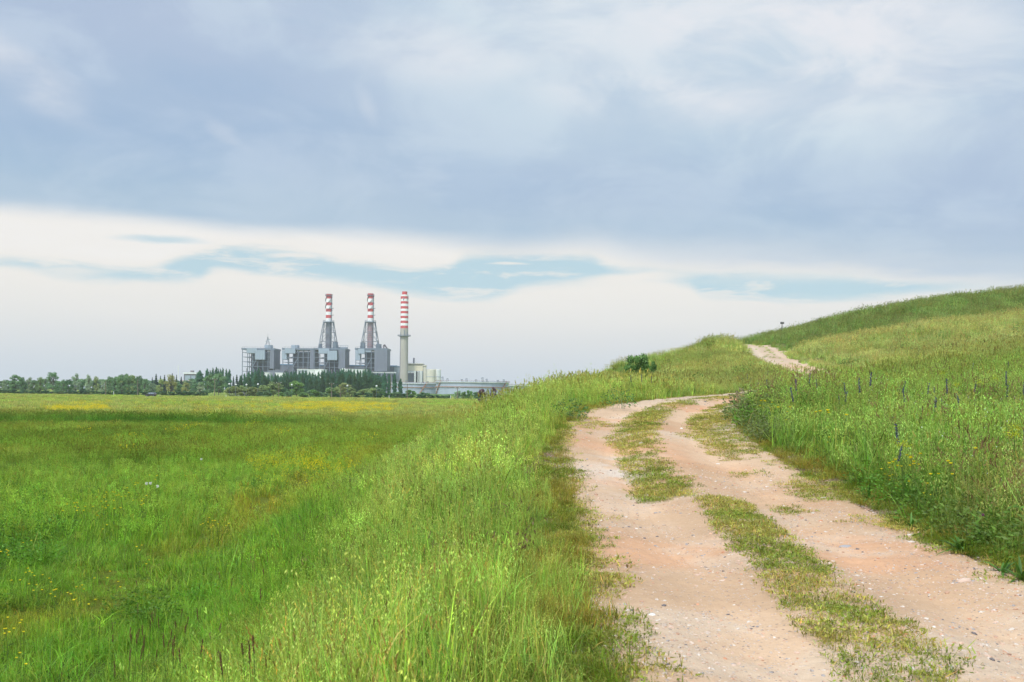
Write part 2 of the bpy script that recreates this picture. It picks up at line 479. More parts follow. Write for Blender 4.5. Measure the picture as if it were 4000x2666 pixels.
# track surface
m, nt, b = newmat('sandy_track_surface')
at_ = nt.nodes.new('ShaderNodeAttribute'); at_.attribute_name = 'col'
geo = nt.nodes.new('ShaderNodeNewGeometry'); pos = geo.outputs['Position']
vor = nt.nodes.new('ShaderNodeTexVoronoi'); vor.inputs['Scale'].default_value = 38; nt.links.new(pos, vor.inputs['Vector'])
vor2 = nt.nodes.new('ShaderNodeTexVoronoi'); vor2.inputs['Scale'].default_value = 85; nt.links.new(pos, vor2.inputs['Vector'])
n1 = noise(nt, pos, 1.3, 6, .65); n2 = noise(nt, pos, 14, 6, .7); n3 = noise(nt, pos, 70, 3, .6)
peb = X(nt, vor.outputs['Distance']).step(.42, .22)
hs = nt.nodes.new('ShaderNodeSeparateColor'); nt.links.new(vor.outputs['Color'], hs.inputs[0])
r1 = X(nt, hs.outputs[0]); r2 = X(nt, hs.outputs[1])
base = at_.outputs['Color']
base = cmix(nt, n2.step(.35, .7) * .45, base, cmix(nt, 1.0, base, (.80, .76, .74), 'MULTIPLY'))
base = cmix(nt, n3.step(.5, .75) * .35, base, cmix(nt, 1.0, base, (1.18, 1.2, 1.22), 'MULTIPLY'))
pc = cmix(nt, r2.step(.3, .7), (.62, .52, .45), (.50, .28, .19))
pc = cmix(nt, r2.step(.82, .86), pc, (.22, .19, .18))
gate = (r1.step(.55, .6)) * peb * (n1.step(.40, .62) * .75 + .2)
base = cmix(nt, gate, base, pc)
nt.links.new(base, b.inputs['Base Color']); b.inputs['Roughness'].default_value = .95; b.inputs['Specular IOR Level'].default_value = .12
bp = nt.nodes.new('ShaderNodeBump'); bp.inputs['Distance'].default_value = .012; bp.inputs['Strength'].default_value = .9
nt.links.new((n2 * .8 + n3 * .4 + gate * .6).s, bp.inputs['Height']); nt.links.new(bp.outputs[0], b.inputs['Normal'])
M_TRACK = m

# ------------------------------------------------------------------ ground sheet
def in_poly(u, v, poly):
    u = np.asarray(u); v = np.asarray(v); ins = np.zeros(u.shape, bool); n = len(poly)
    for i in range(n):
        x1, y1 = poly[i]; x2, y2 = poly[(i + 1) % n]
        c = ((y1 > v) != (y2 > v)) & (u < (x2 - x1) * (v - y1) / ((y2 - y1) + 1e-9) + x1)
        ins ^= c
    return ins

C_FAR = np.array((.21, .25, .045)); C_MID = np.array((.148, .25, .022)); C_LUSH = np.array((.125, .235, .016))
C_DARK = np.array((.055, .125, .006)); C_OLIVE = np.array((.24, .26, .04)); C_HILL = np.array((.215, .28, .055))
def mix(a, b, t): return a * (1 - t)[:, None] + b * t[:, None]

def lane(x, y):
    return np.clip(np.exp(-((x + 7.0 + .5 * np.sin(y * .21) + .35 * np.sin(y * .7)) / .85) ** 2) * 1.15, 0, 1) * sstep(y, 55, 34) * sstep(y, 8, 12)
def ground_tone(x, y, z):
    """the meadow's own colour at a place: which plants grow there"""
    x = np.asarray(x, float); y = np.asarray(y, float); z = np.asarray(z, float)
    c = np.tile(C_MID, (len(x), 1))
    n = fbm(x, y, 22, 4, 21); n2 = fbm(x, y, 5, 4, 31); n3 = fbm(x, y * .35, 14, 3, 77)
    c = mix(c, C_LUSH, sstep(y, 36, 18) * .8)
    c = mix(c, C_FAR, sstep(y, 60, 150))
    c = mix(c, C_MID * 1.15, sstep(n3, .5, .72) * .55 * sstep(y, 60, 100))
    c = mix(c, C_OLIVE, sstep(n2, .52, .74) * .32 * sstep(y, 300, 60))
    c = mix(c, C_DARK, sstep(n, .6, .78) * .5 * sstep(y, 200, 70))
    # dark band of rank grass along the ditch
    band = np.exp(-((y - (90 + x * .03 + (n2 - .5) * 9)) / (4.5 + 5 * n)) ** 2) * sstep(x, -9, -26) * (.45 + .8 * n3)
    c = mix(c, np.array((.055, .155, .008)), np.clip(band * 1.3, 0, 1) * .95)
    # faint wheel track worn across the grass
    c = mix(c, np.array((.25, .23, .02)), lane(x, y) * .75 * sstep(n2, .25, .5))
    up = sstep(z, .5, 1.4)
    sl = mix(np.tile(np.array((.230, .315, .046)), (len(x), 1)), np.array((.150, .235, .028)), sstep(n2, .45, .7) * .7)
    hl = mix(np.tile(C_HILL, (len(x), 1)), np.array((.14, .21, .035)), sstep(fbm(x, y, 9, 4, 61), .5, .7) * .8)
    lat, s, hp = path_coords(np.clip(x, -60, 120), np.clip(y, -20, 200))
    rt = sstep(lat, 0, 2)
    bank = mix(np.tile(np.array((.142, .235, .032)), (len(x), 1)), np.array((.19, .20, .050)), sstep(n2, .45, .75) * .5)
    sl = mix(sl, hl, sstep(y, 22, 42))
    bank = mix(bank, hl, sstep(y, 30, 55))
    # the band along the top of the hill is fresher green
    top = sstep(y + .4 * (x - 27) + (n2 - .5) * 5, 85, 90)
    bank = mix(bank, np.array((.255, .315, .075)), sstep(y, 42, 55) * (1 - top) * .6)
    bank = mix(bank, np.array((.115, .185, .035)), top * .85)
    c = mix(c, mix(sl, bank, rt), up)
    return c

tx_ = np.arange(-185, 186) * .0387
gx = 2.0 + 4 * np.sinh(tx_)
ty_ = np.arange(-95, 266) * .0290
gy = 6.0 + 4 * np.sinh(ty_)
gy = gy[(gy > -45)]; gx = gx[np.abs(gx) < 1500]; gy = gy[gy < 2000]
GX, GY = np.meshgrid(gx, gy)
GZ = terr(GX, GY)
lat, s_, hp_ = path_coords(GX, GY)
sink = sstep(np.abs(lat), 2.0, 1.6).reshape(GX.shape) * ((GY > -12) & (GY < 149))
GZ = GZ - sink * .10
V = np.stack([GX.ravel(), GY.ravel(), GZ.ravel()], 1)
ny, nx = GX.shape
ii = np.arange((ny - 1) * (nx - 1)); r_, c_ = ii // (nx - 1), ii % (nx - 1)
Fq = np.stack([r_ * nx + c_, r_ * nx + c_ + 1, (r_ + 1) * nx + c_ + 1, (r_ + 1) * nx + c_], 1)
gcol = ground_tone(V[:, 0], V[:, 1], V[:, 2])
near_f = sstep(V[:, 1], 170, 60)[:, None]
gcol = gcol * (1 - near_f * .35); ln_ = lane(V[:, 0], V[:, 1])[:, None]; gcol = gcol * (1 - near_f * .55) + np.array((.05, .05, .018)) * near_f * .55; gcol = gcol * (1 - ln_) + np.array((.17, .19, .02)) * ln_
# bare pinkish earth beside the track
eb = sstep(np.abs(lat), 2.35, 1.85)[:, None]
gcol = gcol * (1 - eb) + np.array((.44, .29, .20)) * eb
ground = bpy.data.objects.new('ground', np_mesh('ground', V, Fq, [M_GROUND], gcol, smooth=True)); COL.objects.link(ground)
tag(ground, kind='structure')

# ------------------------------------------------------------------ the dirt track
ss_ = np.concatenate([np.arange(-6, 3, .12), np.arange(3, 16, .034), np.arange(16, 45, .085), np.arange(45, 150, .35)])
ss_ = ss_[ss_ < CLs[-1] - 1]
ll = np.linspace(-2.15, 2.15, 112)
cx_ = np.interp(ss_, CLs, CLd[:, 0]); cy_ = np.interp(ss_, CLs, CLd[:, 1])
gxd = np.gradient(cx_, ss_); gyd = np.gradient(cy_, ss_); gl = np.hypot(gxd, gyd); gxd /= gl; gyd /= gl
TX = cx_[:, None] + gyd[:, None] * ll[None]; TY = cy_[:, None] - gxd[:, None] * ll[None]
def track_relief(x, y, lat):
    rut = -(np.exp(-((lat - .85) / .38) ** 2) + np.exp(-((lat + .85) / .38) ** 2)) * .07
    med = np.exp(-((lat) / .35) ** 2) * .05
    bmp = (fbm(x, y, .9, 4, 41) - .5) * .075 + (fbm(x, y, .20, 3, 43) - .5) * .034 * (.4 + 1.2 * fbm(x, y, 1.7, 2, 47))
    tyre = np.sin((lat + .04 * np.sin(y * 1.3)) * 48) * .006 * (np.exp(-((np.abs(lat) - .85) / .3) ** 2)) * sstep(fbm(x, y, 2.1, 2, 49), .4, .6)
    return rut + med + bmp + tyre
LAT = np.tile(ll, (len(ss_), 1))
TZ = terr(TX, TY, True) + track_relief(TX, TY, LAT) + .01 - sstep(np.abs(LAT), 1.75, 2.1) * .16
def track_tone(x, y, lat, s):
    x = x.ravel(); y = y.ravel(); lat = lat.ravel()
    sand = np.array((.57, .385, .245)); orange = np.array((.56, .27, .135)); white = np.array((.57, .45, .33)); dirt = np.array((.43, .265, .15))
    c = np.tile(sand, (len(x), 1))
    n = fbm(x, y, 2.4, 6, 81); n2 = fbm(x, y, 1.1, 5, 91); n3 = fbm(x, y, 3.0, 6, 101)
    c = mix(c, orange, sstep(n, .50, .70) * .55)
    c = mix(c, white, sstep(n2, .56, .70) * .5)
    c = mix(c, dirt, sstep(n3, .52, .66) * .5)
    c = mix(c, orange * np.array((1.02, .98, .95)), sstep(y, 25, 33) * sstep(lat, -.1, .6) * sstep(y, 50, 42) * .85)
    c = mix(c, white * .95, sstep(y, 25, 31) * sstep(lat, -.3, -.8) * .6)
    c = mix(c, white * .9, sstep(y, 68, 76) * .55)
    c = mix(c, np.array((.52, .40, .29)), sstep(lat, 1.1, 1.6) * sstep(y, 17, 21) * sstep(y, 40, 30))
    rutl = np.exp(-((np.abs(lat) - .85) / .32) ** 2)
    c = c * (1.07 - .12 * (1 - rutl) * (.4 + fbm(x, y, .7, 4, 131)))[:, None]
    c = mix(c, np.array((.60, .51, .42)), np.exp(-((lat + .9) / .5) ** 2) * np.exp(-((y - 15.5) / 3.0) ** 2) * sstep(n2, .40, .56) * .8)
    c = mix(c, np.array((.42, .30, .17)), sstep(np.abs(lat), 1.5, 1.9) * .5)
    return c
V = np.stack([TX.ravel(), TY.ravel(), TZ.ravel()], 1)
ny, nx = TX.shape
ii = np.arange((ny - 1) * (nx - 1)); r_, c_ = ii // (nx - 1), ii % (nx - 1)
Fq = np.stack([r_ * nx + c_, r_ * nx + c_ + 1, (r_ + 1) * nx + c_ + 1, (r_ + 1) * nx + c_], 1)
track = bpy.data.objects.new('dirt_track', np_mesh('dirt_track', V, Fq, [M_TRACK], track_tone(TX, TY, LAT, None), smooth=True)); COL.objects.link(track)
tag(track, kind='structure')

def surf(x, y):
    """height of the visible surface, track included"""
    x = np.asarray(x, float).ravel(); y = np.asarray(y, float).ravel()
    lat, s, hp = path_coords(x, y)
    z = terr(x, y)
    on = np.abs(lat) < 1.85
    z = z + np.where(on, track_relief(x, y, lat) + .008, 0)
    return z, lat, s

# pale farm road along the far edge of the field
mb = MB()
for (u0, u1) in ((300, 2100),):
    us = np.linspace(u0, u1, 30)
    pa = [(ray(u, 1545)[0] * 396, 396) for u in us]; pb = [(ray(u, 1545)[0] * 405, 405) for u in us]
    vs = [(a[0], a[1], .13) for a in pa] + [(b_[0], b_[1], .13) for b_ in pb]
    n_ = len(us)
    mb.add(vs, [(i, i + 1, n_ + i + 1, n_ + i) for i in range(n_ - 1)])
M_ROAD = mat('pale_gravel_road', (.42, .43, .33), .9, .15, .2)
tag(mb.build('road', M_ROAD), kind='structure')

# ------------------------------------------------------------------ grass prototypes
def blade_set(n, Rr, h0, h1, w0, w1, lean=.35, curl=.5, seg=3, c0=(1, 1, 1), cv=.30, base=None, rg=rng):
    """n tapering blades; returns verts, quads, colours"""
    a = rg.uniform(0, 2 * PI, n); rr = Rr * np.sqrt(rg.uniform(0, 1, n))
    if base is None: bx, by = rr * np.cos(a), rr * np.sin(a)
    else: bx, by = base
    H = rg.uniform(h0, h1, n) ; W = rg.uniform(w0, w1, n) * .5
    da = rg.uniform(0, 2 * PI, n); L = rg.normal(0, lean, n) * H; Cc = np.abs(rg.normal(0, curl, n)) * H
    pa = da + PI / 2 + rg.normal(0, .5, n)
    vs = []; ts = np.linspace(0, 1, seg + 1)
    for t in ts:
        off = L * t + Cc * t ** 2.6
        x = bx + np.cos(da) * off; y = by + np.sin(da) * off
        z = H * t - Cc * .45 * t ** 3
        ww = W * (1 - t ** 1.8) + W * .06
        vs.append(np.stack([x - np.cos(pa) * ww, y - np.sin(pa) * ww, z], 1)); vs.append(np.stack([x + np.cos(pa) * ww, y + np.sin(pa) * ww, z], 1))
    V = np.stack(vs, 1).reshape(-1, 3)
    m_ = 2 * (seg + 1); fs = []
    b0 = np.arange(n) * m_
    for k in range(seg):
        fs.append(np.stack([b0 + 2 * k, b0 + 2 * k + 1, b0 + 2 * k + 3, b0 + 2 * k + 2], 1))
    Fq = np.concatenate(fs)
    g = np.array(c0)[None] * (1 + rg.normal(0, cv, (n, 1))) * (1 + rg.normal(0, cv * .4, (n, 3)))
    dry = rg.uniform(0, 1, n) < .07
    g[dry] = np.array(c0) * np.array((1.9, 1.15, 1.8))
    return V, Fq, np.repeat(np.clip(g, .1, 3), m_, axis=0), (bx, by, H, da, L, Cc)

def lozenges(cen, dirs, ln, wd, col, cv=.15, rg=rng):
    """small crossed seed-shaped leaves at cen along dirs"""
    n = len(cen); dirs = dirs / np.linalg.norm(dirs, axis=1)[:, None]
    rnd = rg.normal(0, 1, (n, 3)); s1 = np.cross(dirs, rnd); s1 /= np.linalg.norm(s1, axis=1)[:, None] + 1e-9
    s2 = np.cross(dirs, s1)
    ln = np.broadcast_to(ln, (n,))[:, None]; wd = np.broadcast_to(wd, (n,))[:, None]
    vs = []
    for s in (s1, s2):
        vs += [cen, cen + dirs * ln * .45 + s * wd * .5, cen + dirs * ln, cen + dirs * ln * .45 - s * wd * .5]
    V = np.stack(vs, 1).reshape(-1, 3); b0 = np.arange(n) * 8
    Fq = np.concatenate([np.stack([b0, b0 + 1, b0 + 2, b0 + 3], 1), np.stack([b0 + 4, b0 + 5, b0 + 6, b0 + 7], 1)])
    c = np.array(col)[None] * (1 + rg.normal(0, cv, (n, 1)))
    return V, Fq, np.repeat(np.clip(c, .02, 6), 8, axis=0)

def merge(parts):
    V, Fq, C = [], [], []; b = 0
    for p in parts:
        V.append(p[0]); Fq.append(p[1] + b); C.append(p[2]); b += len(p[0])
    return np.concatenate(V), np.concatenate(Fq), np.concatenate(C)

def stems_with_heads(n, Rr, h0, h1, kind, rg=rng, w=.0022, hcol=(2.4, 1.7, 2.2), sc=1.0, scol=(1.2, 1.05, 1.0)):
    bl = blade_set(n, Rr, h0, h1, w, w * 1.3, .10, .16, 4, scol, .1, rg=rg)
    bx, by, H, da, L, Cc = bl[3]
    def at(t, i):
        off = L[i] * t + Cc[i] * t ** 2.6
        return np.stack([bx[i] + np.cos(da[i]) * off, by[i] + np.sin(da[i]) * off, H[i] * t - Cc[i] * .45 * t ** 3], 1)
    cen, drs = [], []
    for i in range(n):
        if kind == 'oat':
            k = rg.integers(8, 15); t = rg.uniform(.66, 1.0, k); p = at(t, np.full(k, i))
            a = rg.uniform(0, 2 * PI, k); r_ = rg.uniform(.01, .045, k) * sc
            p = p + np.stack([np.cos(a) * r_, np.sin(a) * r_, rg.uniform(-.02, .01, k)], 1)
            cen.append(p); drs.append(np.stack([np.cos(a) * .45, np.sin(a) * .45, -rg.uniform(.3, 1.2, k)], 1))
        elif kind == 'spike':
            k = 5; t = np.linspace(.90, 1.0, k); p = at(t, np.full(k, i)); cen.append(p)
            drs.append(np.stack([rg.normal(0, .2, k), rg.normal(0, .2, k), np.ones(k)], 1))
        elif kind == 'panicle':
            k = 16; t = rg.uniform(.62, 1.0, k); p = at(t, np.full(k, i)); a = rg.uniform(0, 2 * PI, k); r_ = rg.uniform(0, .03, k) * sc
            p = p + np.stack([np.cos(a) * r_, np.sin(a) * r_, 0 * r_], 1); cen.append(p)
            drs.append(np.stack([np.cos(a) * .5, np.sin(a) * .5, np.ones(k)], 1))
    cen = np.concatenate(cen); drs = np.concatenate(drs)
    if kind == 'oat': lz = lozenges(cen, drs, rg.uniform(.016, .026, len(cen)) * sc, .0065 * sc, hcol, rg=rg)
    elif kind == 'spike': lz = lozenges(cen, drs, .022 * sc, .007 * sc, hcol, rg=rg)
    else: lz = lozenges(cen, drs, .011 * sc, .004 * sc, hcol, rg=rg)
    return merge([bl[:3], lz])

def broad_leaves(n, Rr, h, size, col, rg=rng):
    """leafy herb: short broad leaves on spreading stalks"""
    a = rg.uniform(0, 2 * PI, n); rr = Rr * np.sqrt(rg.uniform(0, 1, n)); z = h * rg.uniform(.15, 1, n) * (1 - .4 * (rr / Rr) ** 2)
    cen = np.stack([rr * np.cos(a), rr * np.sin(a), z], 1)
    d = np.stack([np.cos(a) + rg.normal(0, .6, n), np.sin(a) + rg.normal(0, .6, n), rg.uniform(-.3, .9, n)], 1)
    V, Fq, C = lozenges(cen, d, size * rg.uniform(.6, 1.3, n), size * .45, col, .22, rg)
    k = len(Fq) // 2; return V, Fq[:k], C

PROTO = {}
def protos(key, fn, k):
    c = bpy.data.collections.new('source_' + key)
    for i in range(k):
        V, Fq, C = fn(i)
        o = bpy.data.objects.new('%s_tuft_%02d' % (key, i), np_mesh(key, V, Fq, [M_GRASS], C)); c.objects.link(o)
    PROTO[key] = (c, k)
PALE = (2.0, 1.55, 2.4)
protos('meadow', lambda i: merge([blade_set(46, .17, .18, .52, .004, .008, .3, .5)[:3], stems_with_heads(5, .15, .45, .72, ('spike', 'panicle')[i % 2], hcol=((1.6, .95, 1.2), (1.9, 1.35, 2.0))[i % 2])]), 6)
protos('oat', lambda i: merge([blade_set(22, .15, .2, .58, .005, .012, .3, .5)[:3], blade_set(9, .12, .45, .78, .007, .012, .15, .3, 4)[:3],
                               stems_with_heads((3, 5, 2)[i % 3], .14, .5, .88, 'oat', hcol=(1.45, 1.3, 1.9), w=.003, sc=1.1)]
                              + ([stems_with_heads(4, .14, .45, .65, 'spike', hcol=(1.0, .55, .9), sc=1.2)] if i % 2 else [])), 7)
protos('broadmeadow', lambda i: merge([blade_set(22, .20, .18, .58, .010, .019, .35, .6)[:3], stems_with_heads(6, .17, .45, .74, ('spike', 'panicle', 'oat')[i % 3], hcol=((1.5, 1.0, 1.4), (1.9, 1.5, 2.2), (2.0, 1.7, 2.6))[i % 3], sc=1.7, w=.005)]), 6)
protos('broadoat', lambda i: merge([blade_set(17, .17, .2, .6, .010, .018, .3, .5)[:3], blade_set(6, .14, .5, .82, .009, .014, .12, .25, 4)[:3], stems_with_heads((3, 5, 2)[i % 3], .17, .5, .86, 'oat', hcol=(1.5, 1.3, 2.0), w=.005, sc=1.4)]
                              + ([stems_with_heads(3, .14, .45, .7, 'spike', hcol=(.8, .5, .8), sc=1.8, w=.004)] if i % 3 == 0 else [])), 6)
protos('talloat', lambda i: merge([blade_set(4, .06, .4, .7, .006, .010, .2, .4, 4)[:3], stems_with_heads(3, .10, .68, .98, 'oat', hcol=(1.5, 1.3, 1.7), w=.003, sc=1.25)]), 5)
protos('turf', lambda i: merge([blade_set(70, .16, .012, .055, .004, .007, .7, 1.0, 2)[:3], broad_leaves(16, .16, .022, .03, (.9, .95, .8))]), 5)
protos('soft', lambda i: merge([blade_set(90, .22, .10, .34, .004, .008, .45, .9, 3)[:3]]), 5)
protos('broadsoft', lambda i: blade_set(34, .24, .10, .40, .010, .018, .5, .9, 3)[:3], 5)
protos('coarse', lambda i: merge([blade_set(75, .5, .2, .58, .018, .032, .35, .6)[:3], stems_with_heads(18, .5, .45, .78, ('spike', 'panicle')[i % 2], w=.009, sc=3.0, hcol=((1.3, .9, 1.2), (1.7, 1.45, 2.2))[i % 2])]), 5)
protos('distant', lambda i: merge([blade_set(170, 1.5, .25, .60, .03, .06, .3, .5, 2)[:3], blade_set(60, 1.5, .45, .75, .02, .04, .2, .3, 2, (1.5, 1.3, 1.6))[:3]]), 4)
protos('herb', lambda i: merge([broad_leaves(120, .28, .38, .055, (.8, .85, 1.0)), blade_set(20, .2, .2, .45, .004, .008, .3, .5)[:3]]), 4)
protos('rush', lambda i: blade_set(70, .16, .35, .75, .004, .007, .35, .6, 4)[:3], 3)

def gn_scatter(name, key, pos, rotz, scl, tint, label, cat, tilt=.12):
    n = len(pos)
    if n == 0: return
    coll, k = PROTO[key]
    me = bpy.data.meshes.new(name); me.vertices.add(n); me.vertices.foreach_set('co', np.asarray(pos, np.float32).ravel())
    rot = np.stack([rng.normal(0, tilt, n), rng.normal(0, tilt, n), rotz], 1).astype(np.float32)
    if np.ndim(scl) == 1: scl = np.stack([scl] * 3, 1)
    for nm, ty, arr in (('rot', 'FLOAT_VECTOR', rot), ('scl', 'FLOAT_VECTOR', np.asarray(scl, np.float32))):
        a = me.attributes.new(nm, ty, 'POINT'); a.data.foreach_set('vector', arr.ravel())
    a = me.attributes.new('idx', 'INT', 'POINT'); a.data.foreach_set('value', rng.integers(0, k, n).astype(np.int32))
    a = me.attributes.new('tint', 'FLOAT_COLOR', 'POINT'); t = np.ones((n, 4), np.float32); t[:, :3] = tint; a.data.foreach_set('color', t.ravel())
    o = bpy.data.objects.new(name, me); COL.objects.link(o)
    g = bpy.data.node_groups.new('scatter_' + name, 'GeometryNodeTree')
    g.interface.new_socket('Geometry', in_out='INPUT', socket_type='NodeSocketGeometry')
    g.interface.new_socket('Geometry', in_out='OUTPUT', socket_type='NodeSocketGeometry')
    gi = g.nodes.new('NodeGroupInput'); go = g.nodes.new('NodeGroupOutput')
    ci = g.nodes.new('GeometryNodeCollectionInfo'); ci.inputs['Collection'].default_value = coll
    ci.inputs['Separate Children'].default_value = True; ci.inputs['Reset Children'].default_value = True
    ip = g.nodes.new('GeometryNodeInstanceOnPoints'); ip.inputs['Pick Instance'].default_value = True
    def na(nm, ty):
        q = g.nodes.new('GeometryNodeInputNamedAttribute'); q.data_type = ty; q.inputs['Name'].default_value = nm
        return [s for s in q.outputs if s.name == 'Attribute' and s.enabled][0]
    g.links.new(gi.outputs[0], ip.inputs['Points']); g.links.new(ci.outputs[0], ip.inputs['Instance'])
    g.links.new(na('idx', 'INT'), ip.inputs['Instance Index'])
    g.links.new(na('rot', 'FLOAT_VECTOR'), ip.inputs['Rotation']); g.links.new(na('scl', 'FLOAT_VECTOR'), ip.inputs['Scale'])
    g.links.new(ip.outputs[0], go.inputs[0])
    md = o.modifiers.new('scatter', 'NODES'); md.node_group = g
    return tag(o, label, cat, kind='stuff')

def frustum_pts(dens_list, t0=-.66, t1=.70):
    """random points by distance ring; dens_list = [(d0, d1, per square metre)]"""
    out = []
    for d0, d1, dn in dens_list:
        area = .5 * (t1 - t0) * (d1 * d1 - d0 * d0) + 1.6 * (d1 - d0); n = int(area * dn)
        y = np.sqrt(rng.uniform(d0 * d0, d1 * d1, n)); half = .8
        x = rng.uniform(0, 1, n) * ((t1 - t0) * y + 2 * half) + t0 * y - half
        out.append(np.stack([x, y], 1))
    return np.concatenate(out)

GBOOST = 1.6      # tuft colours against the bare ground tone
def scatter_zone(name, key, pts, keep, label, cat, s0, s1, tint_f=None, wscale=None, sink=.02):
    x, y = pts[:, 0], pts[:, 1]
    z, lat, s = surf(x, y)
    u, v = to_photo(x, np.maximum(y, .5), z)
    pr = keep(x, y, z, lat, s, u, v)
    kp = rng.uniform(0, 1, len(x)) < pr
    x, y, z, lat, s, u, v = (q[kp] for q in (x, y, z, lat, s, u, v))
    base = ground_tone(x, y, z) * GBOOST
    base = base * (1 + rng.normal(0, .18, (len(x), 1))) * (1 + rng.normal(0, .07, (len(x), 3)))
    if tint_f: base = tint_f(base, x, y, z, lat, u, v)
    sc = rng.uniform(s0, s1, len(x)) * (.75 + .5 * fbm(x, y, 2.5, 3, 301))
    if wscale: sc = wscale(sc, x, y, z, lat, u, v)
    return gn_scatter(name, key, np.stack([x, y, z - sink], 1), rng.uniform(0, 2 * PI, len(x)), sc, np.clip(base, .004, 1), label, cat)

def edge_noise(x, y): return (fbm(x, y, 1.1, 4, 201) - .5) * .9
def LEDGE(y): return 1.55 + .25 * sstep(y, 18, 12) * 0
# left embankment slope: wild oats and fine grass, knee high
def patchy(x, y): return .35 + .85 * sstep(fbm(x, y, 1.4, 3, 811), .30, .62)
def s_left(sc, x, y, z, lat, u, v): return sc * (.45 + .55 * sstep(-lat, 2.0, 2.9)) * (.75 + .25 * sstep(z, .5, 1.2)) * (.72 + .42 * fbm(x, y, .9, 3, 822))
kl = lambda x, y, z, lat: (lat < -2.05 + edge_noise(x, y)) & (z > .40 + edge_noise(x, y) * .9) & (y < 42)
pts = frustum_pts([(1.9, 11, 34)], -.62, .25)
scatter_zone('slope_oat_grass', 'oat', pts, lambda x, y, z, lat, s, u, v: kl(x, y, z, lat) * patchy(x, y), 'knee-high wild oat grass on the nearest part of the slope left of the track', 'grass', .75, 1.1, wscale=s_left)
pts = frustum_pts([(10, 22, 24), (22, 42, 14)], -.62, .25)
scatter_zone('slope_broad_oat_grass', 'broadoat', pts, lambda x, y, z, lat, s, u, v: kl(x, y, z, lat) * patchy(x, y), 'wild oat grass along the middle of the slope left of the track', 'grass', .7, 1.1, wscale=s_left)
pts = frustum_pts([(1.6, 7, 5)], -.62, .22)
scatter_zone('tall_oat_heads', 'talloat', pts, lambda x, y, z, lat, s, u, v: (lat < -2.4) & (z > .9), 'tall drooping oat heads closest to the viewer at the bottom of the picture', 'grass', .85, 1.1)
pts = frustum_pts([(1.9, 12, 16)], -.62, .25)
scatter_zone('slope_meadow_grass', 'meadow', pts, lambda x, y, z, lat, s, u, v: (lat < -2.0 + edge_noise(x, y)) & (z > .25 + edge_noise(x, y) * .8), 'fine green meadow grass between the near oats on the slope', 'grass', .7, 1.15, wscale=s_left)
pts = frustum_pts([(11, 42, 11)], -.62, .25)
scatter_zone('slope_broad_meadow_grass', 'broadmeadow', pts, lambda x, y, z, lat, s, u, v: (lat < -2.0 + edge_noise(x, y)) & (z > .25 + edge_noise(x, y) * .8) & (y < 42), 'green meadow grass between the farther oats on the slope', 'grass', .7, 1.15, wscale=s_left)
# right bank near
def s_right(sc, x, y, z, lat, u, v): return sc * (.45 + .60 * sstep(lat, 1.9, np.where(y > 17, 2.25, 2.9))) * (.70 + .5 * fbm(x, y, 1.0, 3, 833))
pts = frustum_pts([(6, 13, 20)], .0, .66)
scatter_zone('bank_meadow_grass', 'meadow', pts, lambda x, y, z, lat, s, u, v: (lat > 2.0 + edge_noise(x, y)) * 1., 'fine green grass at the near foot of the right-hand bank', 'grass', .8, 1.3, wscale=s_right)
pts = frustum_pts([(6, 16, 24), (16, 31, 18)], .0, .66)
scatter_zone('bank_broad_meadow_grass', 'broadmeadow', pts, lambda x, y, z, lat, s, u, v: (lat > 2.2 + edge_noise(x, y)) & (y < 31), 'tall flowering meadow grass on the bank right of the track', 'grass', .8, 1.3, wscale=s_right)
pts = frustum_pts([(6, 16, 8), (16, 31, 6)], .0, .66)
scatter_zone('bank_oat_grass', 'broadoat', pts, lambda x, y, z, lat, s, u, v: ((lat > 2.7 + edge_noise(x, y)) & (y < 31)) * patchy(x, y), 'wild oats with pale heads scattered in the right-hand bank', 'grass', .7, 1.0)
pts = frustum_pts([(6, 16, 12), (16, 30, 6)], .0, .66)
scatter_zone('bank_leafy_herbs', 'herb', pts, lambda x, y, z, lat, s, u, v: (lat > 1.9 + edge_noise(x, y)) * sstep(fbm(x, y, 1.6, 3, 444), .36, .56) * np.where(lat < 3.6, 1.0, .45), 'low dark leafy herbs along the foot of the right-hand bank', 'herbs', .6, 1.35,
             tint_f=lambda c, x, y, z, lat, u, v: c * np.array((.66, .78, .5)))
protos('heads', lambda i: stems_with_heads(4, .16, .55, .85, ('spike', 'panicle', 'oat')[i % 3], hcol=(1, 1, 1), sc=2.0, w=.004, scol=(.5, .75, .4)), 6)
pts = frustum_pts([(6, 16, 7), (16, 32, 5)], .0, .66)
scatter_zone('brown_seed_heads', 'heads', pts, lambda x, y, z, lat, s, u, v: (lat > 2.3) * sstep(fbm(x, y, 2.0, 3, 877), .35, .6), 'brown and russet seed heads mixed through the right-hand bank', 'grass', .8, 1.2,
             tint_f=lambda c, x, y, z, lat, u, v: mix(np.tile(np.array((.20, .125, .05)), (len(x), 1)), np.array((.34, .22, .10)), rng.uniform(0, 1, len(x))))
pts = frustum_pts([(2.5, 9, 2.2), (9, 26, 2.2)], -.62, .2)
scatter_zone('slope_brown_heads', 'heads', pts, lambda x, y, z, lat, s, u, v: (lat < -2.3) * (z > .5) * sstep(fbm(x, y, 1.7, 3, 888), .42, .62), 'dark brown seed heads sprinkled through the oats on the slope', 'grass', .6, .85,
             tint_f=lambda c, x, y, z, lat, u, v: mix(np.tile(np.array((.17, .11, .045)), (len(x), 1)), np.array((.30, .24, .10)), rng.uniform(0, 1, len(x))))
pts = frustum_pts([(17, 30, 12)], .1, .5)
